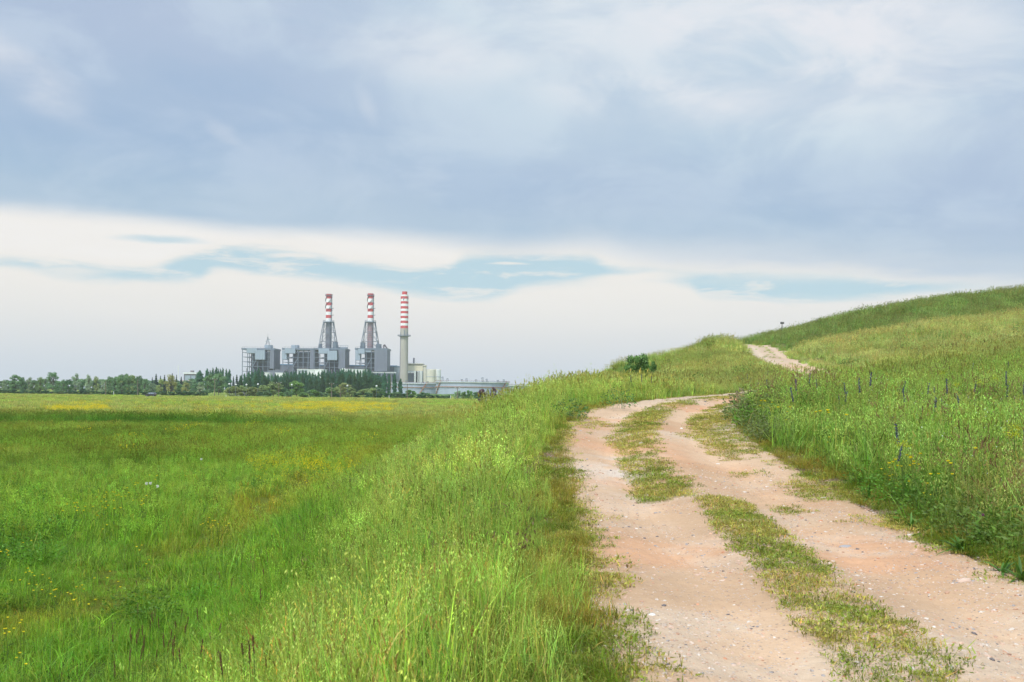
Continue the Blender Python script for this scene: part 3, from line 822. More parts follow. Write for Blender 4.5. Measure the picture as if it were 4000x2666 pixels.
scatter_zone('bend_corner_weeds', 'herb', pts, lambda x, y, z, lat, s, u, v: (lat > 1.85) * in_poly(u, v, [(2840, 1500), (3050, 1540), (3120, 1700), (3050, 1760), (2900, 1700)]) * .6, 'brownish bushy weeds at the tip of the bank where the track bends', 'herbs', .9, 1.7,
             tint_f=lambda c, x, y, z, lat, u, v: mix(np.tile(np.array((.19, .24, .055)), (len(x), 1)), np.array((.27, .21, .09)), sstep(fbm(x, y, .7, 2, 899), .4, .6)))
# hill further on
pts = frustum_pts([(28, 50, 6.5), (50, 85, 3.6), (85, 150, 1.5)], -.05, .70)
scatter_zone('hill_grass', 'coarse', pts, lambda x, y, z, lat, s, u, v: ((np.abs(lat) > np.where(y > 55, np.where(lat < 0, 1.75, 1.25), 1.95) + edge_noise(x, y) * .8) & (z > .8)),
             'long pale green grass covering the hill up to its crest', 'grass', .8, 1.15,
             wscale=lambda sc, x, y, z, lat, u, v: sc * (.55 + .45 * sstep(np.abs(lat), 1.9, 3.0)) * (1 + .35 * sstep(y, 60, 110)))
pts = frustum_pts([(34, 60, .10), (60, 115, .05)], .0, .70)
scatter_zone('hill_weeds', 'herb', pts, lambda x, y, z, lat, s, u, v: (np.abs(lat) > 2.4) & (z > 1.5), 'scattered dark leafy weeds dotted over the hillside', 'herbs', 1.3, 2.6,
             tint_f=lambda c, x, y, z, lat, u, v: c * np.array((.55, .7, .6)))
pts = frustum_pts([(20, 46, 1.3)], -.1, .14)
scatter_zone('skyline_oats', 'talloat', pts, lambda x, y, z, lat, s, u, v: (lat < -2.6) & (z > 1.6), 'tall thin oat stems standing against the sky on the shoulder of the slope', 'grass', .9, 1.25)
# field
pts = frustum_pts([(8, 16, 26), (16, 24, 14)], -.66, .05)
scatter_zone('field_soft_grass', 'soft', pts, lambda x, y, z, lat, s, u, v: (z < .9) * 1.,
             'soft lush short grass on the lower field beside the slope', 'grass', .6, 1.25,
             wscale=lambda sc, x, y, z, lat, u, v: sc * (1 - .42 * lane(x, y)) * (.6 + .8 * fbm(x, y, 1.3, 3, 855)))
pts = frustum_pts([(14, 26, 16), (26, 46, 9)], -.66, .05)
scatter_zone('field_tufted_grass', 'broadsoft', pts, lambda x, y, z, lat, s, u, v: (z < .9) * 1.,
             'tufted lush grass of the lower field farther from the viewer', 'grass', .5, 1.2,
             wscale=lambda sc, x, y, z, lat, u, v: sc * (1 - .42 * lane(x, y)) * (.55 + .9 * fbm(x, y, 1.8, 3, 856)))
def tall_zone(x, y): return sstep(y + (fbm(x, y, 6, 3, 500) - .5) * 14 + (x + 9) * -.55, 17, 25)
pts = frustum_pts([(12, 26, 12), (26, 48, 8)], -.66, .05)
scatter_zone('field_meadow_grass', 'broadmeadow', pts, lambda x, y, z, lat, s, u, v: (z < .6) * np.clip(tall_zone(x, y) + .03, 0, 1) * (1 - .8 * lane(x, y)),
             'tall seeding meadow grass across the middle of the field', 'grass', .65, 1.1)
pts = frustum_pts([(9, 24, 9), (24, 45, 3)], -.66, .0)
scatter_zone('field_leafy_herbs', 'herb', pts, lambda x, y, z, lat, s, u, v: (z < .5) * np.maximum(sstep(fbm(x, y, 3, 3, 544), .60, .72) * .35, in_poly(u, v, [(-400, 1930), (60, 1900), (240, 1990), (260, 2120), (180, 2230), (-400, 2250)]) * 1.0),
             'patches of dark green leafy herbs low in the field', 'herbs', .7, 1.3,
             tint_f=lambda c, x, y, z, lat, u, v: c * np.array((.60, .70, .6)))
pts = frustum_pts([(42, 75, 3.6), (75, 120, 2.0)], -.66, .12)
scatter_zone('field_coarse_grass', 'coarse', pts, lambda x, y, z, lat, s, u, v: (z < .85) * 1.0,
             'seeding grass over the middle distance of the field', 'grass', .75, 1.15,
             wscale=lambda sc, x, y, z, lat, u, v: sc * (1 + .5 * np.exp(-((y - 93) / 5) ** 2) * sstep(x, -9, -26)))
pts = frustum_pts([(110, 200, .42), (200, 400, .11)], -.66, .12)
scatter_zone('distant_grass', 'distant', pts, lambda x, y, z, lat, s, u, v: (z < .8) * 1.0,
             'hazy olive grass of the far field before the trees', 'grass', .7, 1.0)
# short turf on the track
def turf_keep(x, y, z, lat, s, u, v):
    n = fbm(x, y, .7, 4, 601); nb = fbm(x, y, 2.2, 3, 611)
    c1 = np.interp(y, [5, 10, 12.6], [-.30, 0, .12]); c2_ = np.interp(y, [12.8, 19, 25, 30], [-.50, -.42, 0, -.05])
    med = sstep(np.abs(lat - c1), .30, .20) * (y < 12.7) * sstep(n, .12, .26)
    wide = sstep(np.abs(lat - c2_), .46, .26) * (y > 12.9) * sstep(n, .08, .20)
    side = sstep(lat, .7, 1.1) * sstep(y, 11, 13) * sstep(y, 21, 17) * sstep(n, .50, .60) * .8
    left = sstep(lat, -1.45, -1.85) * sstep(n, .25, .5)
    right = sstep(lat, 1.45, 1.95) * sstep(n, .35, .55)
    strip = sstep(lat, .75, 1.0) * sstep(y, 16.0, 18.0) * sstep(y, 30, 27) * sstep(lat, 1.75, 1.5) * sstep(n, .15, .30)
    speck = sstep(nb, .60, .68) * sstep(n, .5, .62) * .7
    return np.clip(np.maximum.reduce([med, wide, left, right, strip, side, speck * .5]), 0, 1)
pts = frustum_pts([(3.5, 14, 110), (14, 24, 70), (24, 36, 30)], .0, .62)
scatter_zone('track_turf', 'turf', pts, lambda x, y, z, lat, s, u, v: turf_keep(x, y, z, lat, s, u, v) * (np.abs(lat) < 2.3),
             'short worn yellow-green turf between and beside the wheel ruts', 'grass', .7, 1.35, sink=.0,
             tint_f=lambda c, x, y, z, lat, u, v: mix(np.tile(np.array((.42, .38, .08)), (len(x), 1)), np.array((.27, .31, .045)), sstep(fbm(x, y, .6, 3, 621), .42, .6)) * (1 + rng.normal(0, .15, (len(x), 1))))
pts = frustum_pts([(35, 60, 5), (60, 125, 2.4)], .0, .62)
scatter_zone('upper_track_turf', 'soft', pts, lambda x, y, z, lat, s, u, v: (np.abs(lat) < 2.1) * np.maximum.reduce([sstep(np.abs(lat), 1.0, 1.5), sstep(np.abs(lat), .5, .2) * .7, sstep(lat, .2, -.9) * .2]) * sstep(fbm(x, y, 1.5, 3, 640), .38, .54),
             'thin turf on the upper part of the track near the crest', 'grass', .5, .8, sink=.0)
pts = frustum_pts([(2, 14, 60), (14, 30, 34)], -.4, .62)
scatter_zone('verge_grass', 'soft', pts, lambda x, y, z, lat, s, u, v: (np.abs(lat) > 1.75 + edge_noise(x, y) * .5) & (np.abs(lat) < 2.75),
             'short tufted grass along both verges of the track', 'grass', .25, .6, sink=.0,
             tint_f=lambda c, x, y, z, lat, u, v: mix(np.tile(np.array((.30, .26, .03)), (len(x), 1)), np.array((.15, .22, .012)), sstep(fbm(x, y, .8, 3, 651), .4, .6)) * (1 + rng.normal(0, .15, (len(x), 1))))
pts = frustum_pts([(7, 30, 2.2)], -.62, .0)
scatter_zone('slope_foot_rushes', 'rush', pts, lambda x, y, z, lat, s, u, v: np.exp(-((z - .75) / .45) ** 2) * (lat < -3) * sstep(fbm(x, y, 2.2, 3, 866), .42, .6), 'dark green arching rushy tufts along the foot of the slope', 'grass', .9, 1.35,
             tint_f=lambda c, x, y, z, lat, u, v: c * np.array((.78, .85, .8)))
# ================================================================== THINGS
M_CONC = mat('weathered_concrete', (.36, .335, .29), .85, .10, .25, streak=True)
M_RED = mat('faded_red_paint', (.50, .07, .075), .6, .10, .3)
M_WHITE = mat('white_paint', (.74, .74, .73), .6, .05, .3)
M_STEEL = mat('grey_painted_steel', (.145, .175, .215), .55, .12, .2)
M_PANEL = mat('pale_blue_grey_cladding', (.29, .345, .395), .6, .05, .15, streak=True)
M_PANEL2 = mat('slate_cladding', (.165, .18, .22), .65, .08, .15, streak=True)
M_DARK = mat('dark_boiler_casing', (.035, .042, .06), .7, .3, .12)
M_DUCT = mat('dull_brown_duct', (.17, .145, .15), .7, .15, .2)
M_PINK = mat('faded_pink_stack_paint', (.42, .26, .27), .75, .14, .3, streak=True)
M_GREYSTK = mat('sooty_grey_stack', (.19, .18, .21), .75, .15, .3, streak=True)
M_BLUE = mat('blue_roof_sheet', (.03, .16, .29), .5, .08, .2)
M_CREAM = mat('cream_cladding', (.60, .54, .40), .65, .06, .2)
M_CREAM2 = mat('pale_cream_wall', (.55, .52, .43), .7, .06, .2)
M_OFFW = mat('off_white_wall', (.60, .62, .60), .7, .06, .2)
M_TANK = mat('pale_blue_grey_tank_steel', (.33, .38, .45), .6, .08, .3, streak=True)
M_RUST = mat('rusty_girder', (.34, .20, .14), .85, .25, .5)
M_GLASSD = mat('dark_window_glass', (.04, .05, .07), .2, .1, 1, spec=.5)
M_WOOD = mat('weathered_pole_wood', (.17, .135, .10), .9, .2, 1.5, streak=True)
M_LAMP = mat('white_enamel', (.70, .70, .68), .4, .04, 1)
M_FENCE = mat('grey_concrete_fence', (.27, .28, .27), .85, .12, .4)

def WX(u, v, D):
    tx, tz = ray(u, v); return tx * D, ZC + tz * D

# ---------------------------------------------------------------- boiler houses
def panel(root, o0, D, u0, u1, v0, v1, y0, y1, m, label=None):
    x0, z1 = WX((u0 + u1) / 2, v0, D); _, z0 = WX((u0 + u1) / 2, v1, D)
    hw = (u1 - u0) / 2 * D / F
    mb = MB().box(x0 - hw - o0, y0, z0, x0 + hw - o0, y1, z1)
    # shallow vertical ribs catch the light like sheet cladding
    k = max(2, int(hw * 2 / 2.4))
    for i in range(k + 1):
        xx = x0 - hw - o0 + 2 * hw * i / k
        mb.box(xx - .12, y0 - .22, z0 + .003, xx + .12, y0, z1 - .003)
    o = mb.build('cladding_panel', m, root)
    if label: o['label'] = label
    return o

def boiler_house(u0, u1, vt, label, panels, D=1250, depth=34, cab=None, mast=False, solid=(.26, .86), extra=None):
    uc = (u0 + u1) / 2
    xc, zt = WX(uc, vt, D); hw = (u1 - u0) / 2 * D / F
    root = empty('boiler_house', (xc, D, 0), label, 'industrial building', 'open steel boiler houses of the power station')
    zt -= 1.2
    MB().box(-hw - .8, -.8, zt - 2.2, hw + .8, depth + .8, zt).build('roof_slab', M_STEEL, root)
    rail = MB()
    for i in range(13):
        x = -hw + 2 * hw * i / 12; rail.bar((x, -.6, zt), (x, -.6, zt + 1.5), .08)
    rail.bar((-hw, -.6, zt + 1.5), (hw, -.6, zt + 1.5), .09); rail.build('roof_railing', M_STEEL, root)
    cols = [-1, -.66, -.33, 0, .33, .66, 1]
    for cx in cols:
        for cy in (0, depth):
            MB().box(cx * hw * .975 - .40, cy - .4, 0, cx * hw * .975 + .40, cy + .4, zt - 2.2).build('column', M_STEEL, root)
    lv = [4, 10, 15, 20, 25, 31, 37, 43, zt - 6]
    for z in lv:
        b_ = MB()
        for cy in (0, depth): b_.box(-hw, cy - .3, z, hw, cy + .3, z + .55)
        for cx in cols: b_.box(cx * hw * .975 - .25, .3, z + .1, cx * hw * .975 + .25, depth - .3, z + .7)
        b_.build('floor_beams', M_STEEL, root)
    gr = MB()
    for z in lv[1::2]: gr.box(-hw * .55, 1, z + .82, hw * .9, depth - 1, z + 1.0)
    gr.build('floor_grating', M_DUCT, root)
    # diagonal bracing on the front
    br = MB()
    for i, (a, b_, z0, z1) in enumerate(((-.33, 0, 4, 15), (0, -.33, 15, 31), (-.33, 0, 31, 43), (-.66, -.33, 4, 15), (.33, 0, 4, 10), (-.33, 0, 15, 25))):
        br.bar((a * hw, -.35, z0), (b_ * hw, -.35, z1), .38)
    br.build('diagonal_brace', M_STEEL, root)
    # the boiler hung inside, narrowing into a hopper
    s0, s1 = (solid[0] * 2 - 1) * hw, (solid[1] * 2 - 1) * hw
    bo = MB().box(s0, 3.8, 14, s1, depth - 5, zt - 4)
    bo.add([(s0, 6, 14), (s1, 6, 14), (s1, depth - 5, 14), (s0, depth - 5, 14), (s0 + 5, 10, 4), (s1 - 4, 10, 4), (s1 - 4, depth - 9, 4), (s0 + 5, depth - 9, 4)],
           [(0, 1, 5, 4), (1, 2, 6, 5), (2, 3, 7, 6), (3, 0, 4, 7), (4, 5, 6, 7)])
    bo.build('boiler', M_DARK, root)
    du = MB()
    for k, (fx, r_) in enumerate(((.36, 1.6), (.55, 1.1), (.72, 1.4), (.14, .7))):
        x = (fx * 2 - 1) * hw; du.bar((x, 2.2, 2), (x, 2.2, 24 + 5 * (k % 2)), r_ * .7, n=10)
    du.bar((s0, 3, 18), (s1, 3, 22), 1.2, n=8)
    du.build('duct', M_DUCT, root)
    for p in panels: panel(root, xc, D, *p)
    if cab:
        a, b_, v0 = cab; x0, z1 = WX((a + b_) / 2, v0, D); h2 = (b_ - a) / 2 * D / F
        c_ = MB().box(x0 - h2 - xc, 8, zt, x0 + h2 - xc, 18, z1).build('roof_cabin', M_PANEL, root)
        for i in range(2):
            for j in range(2): MB().box(x0 - xc + 1 + i * 1.8, 7.9, zt + 1.2 + j * 1.6, x0 - xc + 2 + i * 1.8, 8.0, zt + 2.1 + j * 1.6).build('window', M_GLASSD, c_)
        if mast:
            xm, zm = WX(1036.6, 1302, D); xm -= xc
            mm = MB()
            for sx, sy in ((-1, -1), (1, -1), (1, 1), (-1, 1)): mm.bar((xm + sx * 2.2, 13 + sy * 2.2, z1), (xm, 13, z1 + 11), .16)
            for q in range(1, 5):
                w_ = 2.2 * (1 - q / 5.5); z = z1 + q * 1.9
                mm.bar((xm - w_, 13 - w_, z), (xm + w_, 13 - w_, z), .12); mm.bar((xm - w_, 13 - w_, z), (xm + w_ * .8, 13 - w_, z + 1.9), .1)
            mm.bar((xm, 13, z1 + 10), (xm, 13, zm), .16, .05)
            ms = mm.build('antenna_mast', M_STEEL, root)
            d_ = MB().lathe([(0, 0), (1.0, .25), (1.5, .7), (1.4, .75)], 12); o = d_.build('dish', M_OFFW, ms, loc=(xm + 2.2, 12, z1 + 6)); o.rotation_euler = (R(80), 0, R(30))
            o = MB().lathe([(0, 0), (.7, .2), (1.0, .5)], 12).build('dish', M_OFFW, ms, loc=(xm - 1.8, 12, z1 + 4)); o.rotation_euler = (R(85), 0, R(-20))
    return root, xc, zt

CP, CS = M_PANEL, M_PANEL2
boiler_house(946, 1070, 1357, 'leftmost open steel boiler house with an antenna mast on its roof', [
    (966, 1005, 1361.5, 1381, -2.5, 10, CP), (1001, 1038, 1369, 1406, -5.5, 8, CP), (1055, 1070.5, 1369, 1441, -1.2, 30, CS), (1058, 1070, 1361, 1366, .3, 30, CS)],
    cab=(1027, 1053, 1347), mast=True)
boiler_house(1104, 1226, 1357, 'second open steel boiler house from the left, with no chimney', [
    (1103, 1121, 1370, 1406, -1.5, 12, CP), (1115, 1155, 1361.5, 1381.5, -3.2, 10, CP), (1212, 1226.5, 1369, 1441, -1.2, 30, CS)],
    cab=(1132, 1158, 1347.5), solid=(.32, .86))
rC, xC, ztC = boiler_house(1228, 1348, 1357, 'third open steel boiler house, under the first lattice-legged chimney', [
    (1246, 1287, 1362, 1382, -2.5, 10, CP), (1282, 1319, 1371, 1408, -5.5, 8, CP), (1323, 1348.5, 1368, 1441, -1.2, 32, CS)], solid=(.30, .80))
rD, xD, ztD = boiler_house(1389, 1512, 1357, 'rightmost boiler house with wide slate cladding, under the second lattice-legged chimney', [
    (1401, 1425, 1364, 1383, -3.0, 10, CP), (1389, 1407, 1368, 1408, -1.5, 10, CP), (1464, 1512.5, 1368, 1452, -1.6, 32, CS), (1425, 1450, 1370, 1376, -1.0, 8, CP)], solid=(.28, .72))
for root, xo, D, items in ((rC, xC, 1250, ((1247, 1343, 2.3), (1305.5, 1336, 3.4))), (rD, xD, 1250, ((1414, 1337, 3.2), (1476, 1344, 3.6), (1406, 1350, 1.2)))):
    for u, v, r_ in items:
        x, z = WX(u, v, D); z0 = ztC
        MB().lathe([(r_, z0), (r_, z), (r_ * .75, z), (r_ * .75, z - 2)], 12).build('vent_stub', M_STEEL, root, loc=(x - xo, 8, 0))
x0, z1 = WX(1322, 1348, 1250)
bx_ = MB(); 
for i in range(8): bx_.box(x0 - xC - 11 + i * 3, 10, ztC, x0 - xC - 10.6 + i * 3, 10.3, z1)
bx_.box(x0 - xC - 11, 10, z1 - .4, x0 - xC + 11, 10.3, z1); bx_.box(x0 - xC - 10, 14, ztC, x0 - xC + 8, 22, z1 - 2)
bx_.build('fan_housing', M_PANEL, rC)
x0, z1 = WX(1503, 1347, 1250)
MB().bar((x0 - xD - 2, 6, ztD), (x0 - xD - 2, 6, z1), 1.0, n=8).bar((x0 - xD + 2, 8, ztD), (x0 - xD - 1.5, 7, z1 + .5), .9, n=8).build('exhaust_pipe', M_DUCT, rD)

# ---------------------------------------------------------------- steel chimneys on lattice legs
def lattice_chimney(u, vtop, label, lower, ztop_roof):
    D = 1262
    x, zt = WX(u, vtop, D); xb, zp = WX(u, 1260, D)
    root = empty('steel_chimney', (x, D, ztop_roof), label, 'chimney', 'red and white chimneys carried on lattice legs')
    z0 = ztop_roof; H = zt - z0; hp = zp - z0
    r = 11.3 * D / F
    MB().lathe([(r, 0), (r * .98, hp)], 28).build('lower_stack', lower, root)
    rings = MB()
    for i in range(14): rings.lathe([(r + .02, 2 + i * hp / 14), (r + .35, 2 + i * hp / 14), (r + .35, 2.5 + i * hp / 14), (r + .02, 2.5 + i * hp / 14)], 28)
    rings.build('stiffening_ring', M_STEEL, root)
    # bands from the platform upwards (photo rows)
    rows = [1260, 1244, 1232, 1219, 1207, 1194.5, 1182.5, 1168, vtop]
    prof = []
    for i, v in enumerate(rows):
        z = WX(u, v, D)[1] - z0; prof.append((r * .98, z, i % 2))
    prof.append((r * .8, H, 1)); prof.append((r * .8, H - 3, 1))
    # white first band above the platform, then red ...
    MB().lathe(prof, 28).build('upper_stack', [M_WHITE, M_RED], root)
    nst = 90; zz0, zz1 = WX(u, 1215, D)[1] - z0, H - 3
    for ph in (0, 2 * PI / 3, 4 * PI / 3):
        st = MB()
        for i in range(nst):
            t0, t1 = i / nst, (i + 1) / nst
            a0, a1 = ph + t0 * 4.4, ph + t1 * 4.4
            q = lambda a, z, rr: (rr * math.cos(a), rr * math.sin(a), z)
            za, zb = zz0 + (zz1 - zz0) * t0, zz0 + (zz1 - zz0) * t1
            st.add([q(a0, za, r * .97), q(a1, zb, r * .97), q(a1, zb, r + .9), q(a0, za, r + .9), q(a0 + .03, za, r * .97), q(a1 + .03, zb, r * .97), q(a1 + .03, zb, r + .9), q(a0 + .03, za, r + .9)],
                   [(0, 1, 2, 3), (7, 6, 5, 4), (3, 2, 6, 7)])
        st.build('spiral_strake', M_GREYSTK, root)
    def ring(v, rr, th, nm='platform'):
        z = WX(u, v, D)[1] - z0
        mb = MB().lathe([(r * .99, z), (rr, z), (rr, z + th), (r * .99, z + th)], 20)
        for i in range(12):
            a = 2 * PI * i / 12; mb.bar((rr * math.cos(a) * .97, rr * math.sin(a) * .97, z + th), (rr * math.cos(a) * .97, rr * math.sin(a) * .97, z + th + 1.6), .1)
        mb.lathe([(rr * .97, z + th + 1.5), (rr * .97 + .15, z + th + 1.5), (rr * .97 + .15, z + th + 1.7), (rr * .97, z + th + 1.7)], 20)
        mb.build(nm, M_STEEL, root)
    ring(1261, 22.3 * D / F, 1.0); ring(1157, 14.5 * D / F, .6)
    for v in (1207, 1233):
        z = WX(u, v, D)[1] - z0; MB().box(r * .9, -1.6, z, r + 2.2, 1.6, z + .5).bar((r + 2.1, 0, z), (r + 2.1, 0, z + 2), .1).build('service_balcony', M_STEEL, root)
    MB().bar((r + .4, -1, 0), (r + .4, -1, H - 4), .28).build('ladder', M_STEEL, root)
    top, bot = 18 * D / F, 34 * D / F
    for sx, sy in ((-1, -1), (1, -1), (1, 1), (-1, 1)):
        MB().bar((sx * bot, sy * bot * .8, 0), (sx * top, sy * top * .8, hp), .42, n=6).build('leg', M_STEEL, root)
    lv = [0, .27, .62, 1.0]
    cr = MB()
    def at(sx, sy, t): return (sx * (bot + (top - bot) * t), sy * .8 * (bot + (top - bot) * t), hp * t)
    cs = ((-1, -1), (1, -1), (1, 1), (-1, 1))
    for k in range(4):
        a, b_ = cs[k], cs[(k + 1) % 4]
        for i in range(3):
            t0, t1 = lv[i], lv[i + 1]
            cr.bar(at(*a, t1), at(*b_, t1), .24)
            mid = tuple((p + q_) / 2 for p, q_ in zip(at(*a, t1), at(*b_, t1)))
            cr.bar(at(*a, t0), mid, .22); cr.bar(at(*b_, t0), mid, .22)
    cr.build('cross_brace', M_STEEL, root)
    return root
lattice_chimney(1285, 1150, 'red and white banded steel chimney with a sooty grey lower stack', M_GREYSTK, ztC)
lattice_chimney(1448, 1147.5, 'red and white banded steel chimney with a faded pink lower stack', M_PINK, ztD)

# ---------------------------------------------------------------- concrete chimney
D = 1235
xb, _ = WX(1577, 1480, D)
root = empty('concrete_chimney', (xb, D, 0), 'tall concrete chimney with seven red bands at the top, nearest the storage tanks', 'chimney')
k_ = D / F
zz = lambda v: WX(1578, v, D)[1]
MB().lathe([(16.8 * k_, 0), (15.4 * k_, zz(1284))], 36).build('lower_shaft', M_CONC, root)
rows = [1284, 1273.5, 1264, 1254, 1245, 1235.5, 1226, 1216.5, 1207.5, 1197.5, 1188, 1178.5, 1169, 1159, 1152.5]
prof = [(15.4 * k_, zz(1311), 0)]
prof[0] = (15.4 * k_, zz(1284), 1)
for i, v in enumerate(rows[1:]): prof.append((15.1 * k_, zz(v), (0, 1)[i % 2]))
prof += [(10.4 * k_, zz(1158.5), 0)]
MB().lathe(prof[:-1] + [(10.4 * k_, zz(1152.5), 0)], 36).build('banded_shaft', [M_WHITE, M_RED], root)
MB().lathe([(10.2 * k_, zz(1159)), (10.2 * k_, zz(1153))], 24).build('flue_collar', M_WHITE, root)
MB().lathe([(10.2 * k_, zz(1153)), (10.2 * k_, zz(1140)), (8.5 * k_, zz(1140)), (8.5 * k_, zz(1146))], 24).build('flue', M_RED, root)
pb = MB().lathe([(15.2 * k_, zz(1317)), (23 * k_, zz(1314)), (26 * k_, zz(1314)), (26 * k_, zz(1312.5)), (15.2 * k_, zz(1312.5))], 30)
for i in range(24):
    a = 2 * PI * i / 24; pb.bar((25.6 * k_ * math.cos(a), 25.6 * k_ * math.sin(a), zz(1312.5)), (25.6 * k_ * math.cos(a), 25.6 * k_ * math.sin(a), zz(1309)), .1)
pb.lathe([(25.6 * k_, zz(1309.4)), (25.9 * k_, zz(1309.4)), (25.9 * k_, zz(1308.8)), (25.6 * k_, zz(1308.8))], 30)
pb.build('platform', M_STEEL, root)
for du in (-13, 2.5, 13):
    a = math.acos(max(-1, min(1, du / 16.0))); r_ = 16.2 * k_
    MB().bar((r_ * math.cos(a), -r_ * math.sin(a), zz(1312)), (r_ * math.cos(a), -r_ * math.sin(a), zz(1292 if du == 2.5 else 1299)), .35).build('lightning_rod', M_STEEL, root)
MB().bar((-14.3 * k_, -9.2 * k_, 0), (-13.2 * k_, -8.5 * k_, zz(1314)), .45).build('ladder', M_GREYSTK, root)
for du, v in ((-2, 1172), (13, 1172)):
    a = math.acos(du / 15.6); r_ = 15.3 * k_
    MB().box(-.5, -.3, 0, .5, .3, 3.6).build('inspection_door', M_GREYSTK, root, loc=(r_ * math.cos(a), -r_ * math.sin(a), zz(1175)))

# ---------------------------------------------------------------- plant buildings
def block(name, u0, u1, v0, D, depth, m, label, cat='industrial building', parts=None, zb=0, roofm=None, group=None):
    uc = (u0 + u1) / 2; xc, zt = WX(uc, v0, D); hw = (u1 - u0) / 2 * D / F
    root = empty(name, (xc, D, 0), label, cat, group)
    mb = MB().box(-hw, 0, zb, hw, depth, zt)
    k = max(2, int(hw * 2 / 6))
    for i in range(1, k): 
        x = -hw + 2 * hw * i / k; mb.box(x - .1, -.12, zb + .01, x + .1, 0, zt - .01)
    mb.build('wall', m, root)
    MB().box(-hw - .4, -.4, zt, hw + .4, depth + .4, zt + .7).build('roof', roofm or m, root)
    def sub(nm, a0, a1, b0, b1, y0, y1, mm, lab=None):
        xa, z1 = WX((a0 + a1) / 2, b0, D); z0 = WX((a0 + a1) / 2, b1, D)[1]; h_ = (a1 - a0) / 2 * D / F
        o = MB().box(xa - h_ - xc, y0, z0, xa + h_ - xc, y1, z1).build(nm, mm, root)
        if lab: o['label'] = lab
        return o
    for p in (parts or []): sub(*p)
    return root, xc, zt
hall, xh, zh = block('turbine_hall', 1040, 1533, 1431, 1310, 42, M_PANEL2, 'very long turbine hall behind the boiler houses with a bright blue roof edge', roofm=M_PANEL2)
x0, za = WX(1065, 1423, 1310); x1, _ = WX(1549, 1423, 1310)
MB().box(x0 - xh, 2, zh + .7, x1 - xh - 2, 36, za - 1.2).box(x0 - xh - 1, 1, za - 1.2, x1 - xh, 38, za).build('blue_roof', M_BLUE, hall)
wn = MB()
for i in range(36): wn.box(-78 + i * 4.4, -.08, zh - 11, -75 + i * 4.4, 0, zh - 9)
wn.build('window', M_GLASSD, hall)
block('annex_building', 1510, 1539, 1435, 1290, 26, M_PANEL2, 'slate grey annex between the last boiler house and the concrete chimney')
block('pale_annex', 1539.5, 1564, 1435.5, 1284, 26, M_PANEL, 'pale blue-grey annex touching the left side of the concrete chimney')
block('white_hall', 1161, 1228, 1445, 1190, 26, M_OFFW, 'off-white hall with louvred front before the second boiler house', parts=[('roof_pipe', 1165, 1200, 1438, 1440, 4, 5, M_DUCT)])
lou = MB(); x0, z0 = WX(1182, 1452, 1190); xw = WX(1194.5, 1445, 1190)[0]
for i in range(9): lou.box(x0 - 5.5 - xw, -.6, z0 - i * 2.4, x0 + 5.5 - xw, -.02, z0 - i * 2.4 + 1.1)
lou.build('louvre', M_STEEL, [o for o in bpy.data.objects if o.name.startswith('white_hall')][0])
block('white_hall', 1229, 1262, 1445, 1188, 26, M_WHITE, 'clean white block-shaped hall at the foot of the third boiler house')
block('low_white_hall', 1330, 1425, 1445, 1195, 24, M_OFFW, 'long low white hall between the third and rightmost boiler houses', parts=[('roof_pipe', 1335, 1380, 1438.5, 1440.5, 4, 5, M_DUCT), ('roof_unit', 1334, 1346, 1440, 1444.5, 3, 8, M_WHITE)])
block('small_white_shed', 1034, 1052, 1458, 1185, 16, M_OFFW, 'small white shed below the leftmost boiler house')
block('white_shed', 1076, 1104, 1459, 1185, 16, M_WHITE, 'white shed below the gap between the first two boiler houses')
block('grey_workshop', 1048, 1110, 1450, 1215, 22, M_PANEL2, 'low grey workshop linking the first and second boiler houses')
# pipe bridge
root = empty('pipe_bridge', (WX(1500, 1455, 1200)[0], 1200, 0), 'steel pipe bridge running from the rightmost boiler house to the concrete chimney', 'pipe bridge')
xa = WX(1452, 1460, 1200)[0] - root.location.x; xe = WX(1548, 1460, 1200)[0] - root.location.x; zb_ = WX(1500, 1462, 1200)[1]
for i in range(6):
    x = xa + (xe - xa) * i / 5
    MB().box(x - .4, -.4, 0, x + .4, .4, zb_).box(x - .4, 3.6, 0, x + .4, 4.4, zb_).build('post', M_STEEL, root)
MB().box(xa, -.5, zb_, xe, 4.5, zb_ + .8).box(xa, -.5, zb_ + 3, xe, 4.5, zb_ + 3.5).build('deck', M_STEEL, root)
MB().bar((xa, .5, zb_ + 1.7), (xe, .5, zb_ + 1.7), .6, n=8).bar((xa, 2.5, zb_ + 1.7), (xe, 2.5, zb_ + 1.7), .5, n=8).build('pipe', M_OFFW, root)

# cream block right of the chimney
D = 1250
uc = 1622; xc, zt = WX(uc, 1422, D)
root = empty('cream_boiler_building', (xc, D, 0), 'cream-clad building with pipework below, right of the concrete chimney', 'industrial building')
def XZ(u, v): a = WX(u, v, D); return a[0] - xc, a[1]
def rect(nm, u0, u1, v0, v1, y0, y1, m, parent=root):
    x0, z1 = XZ((u0 + u1) / 2, v0); z0 = XZ((u0 + u1) / 2, v1)[1]; h_ = (u1 - u0) / 2 * D / F
    return MB().box(x0 - h_, y0, z0, x0 + h_, y1, z1).build(nm, m, parent)
rect('upper_wall', 1585, 1652, 1429, 1449.5, 0, 26, M_CREAM)
rect('roof', 1585, 1652.5, 1420.5, 1423, -1, 27, M_CREAM2)
rect('window_band', 1586, 1651, 1423, 1429, .8, 25, M_GLASSD)
mu = MB()
for i in range(14):
    x, z1 = XZ(1587 + i * 4.9, 1423); z0 = XZ(1587 + i * 4.9, 1429)[1]; mu.box(x - .35, .3, z0, x + .35, .8, z1)
mu.build('mullion', M_CREAM, root)
for u in (1586, 1602, 1620, 1636, 1651):
    x, z1 = XZ(u, 1449.5); MB().box(x - .5, .2, 0, x + .5, 1.2, z1).build('column', M_STEEL, root)
pp = MB()
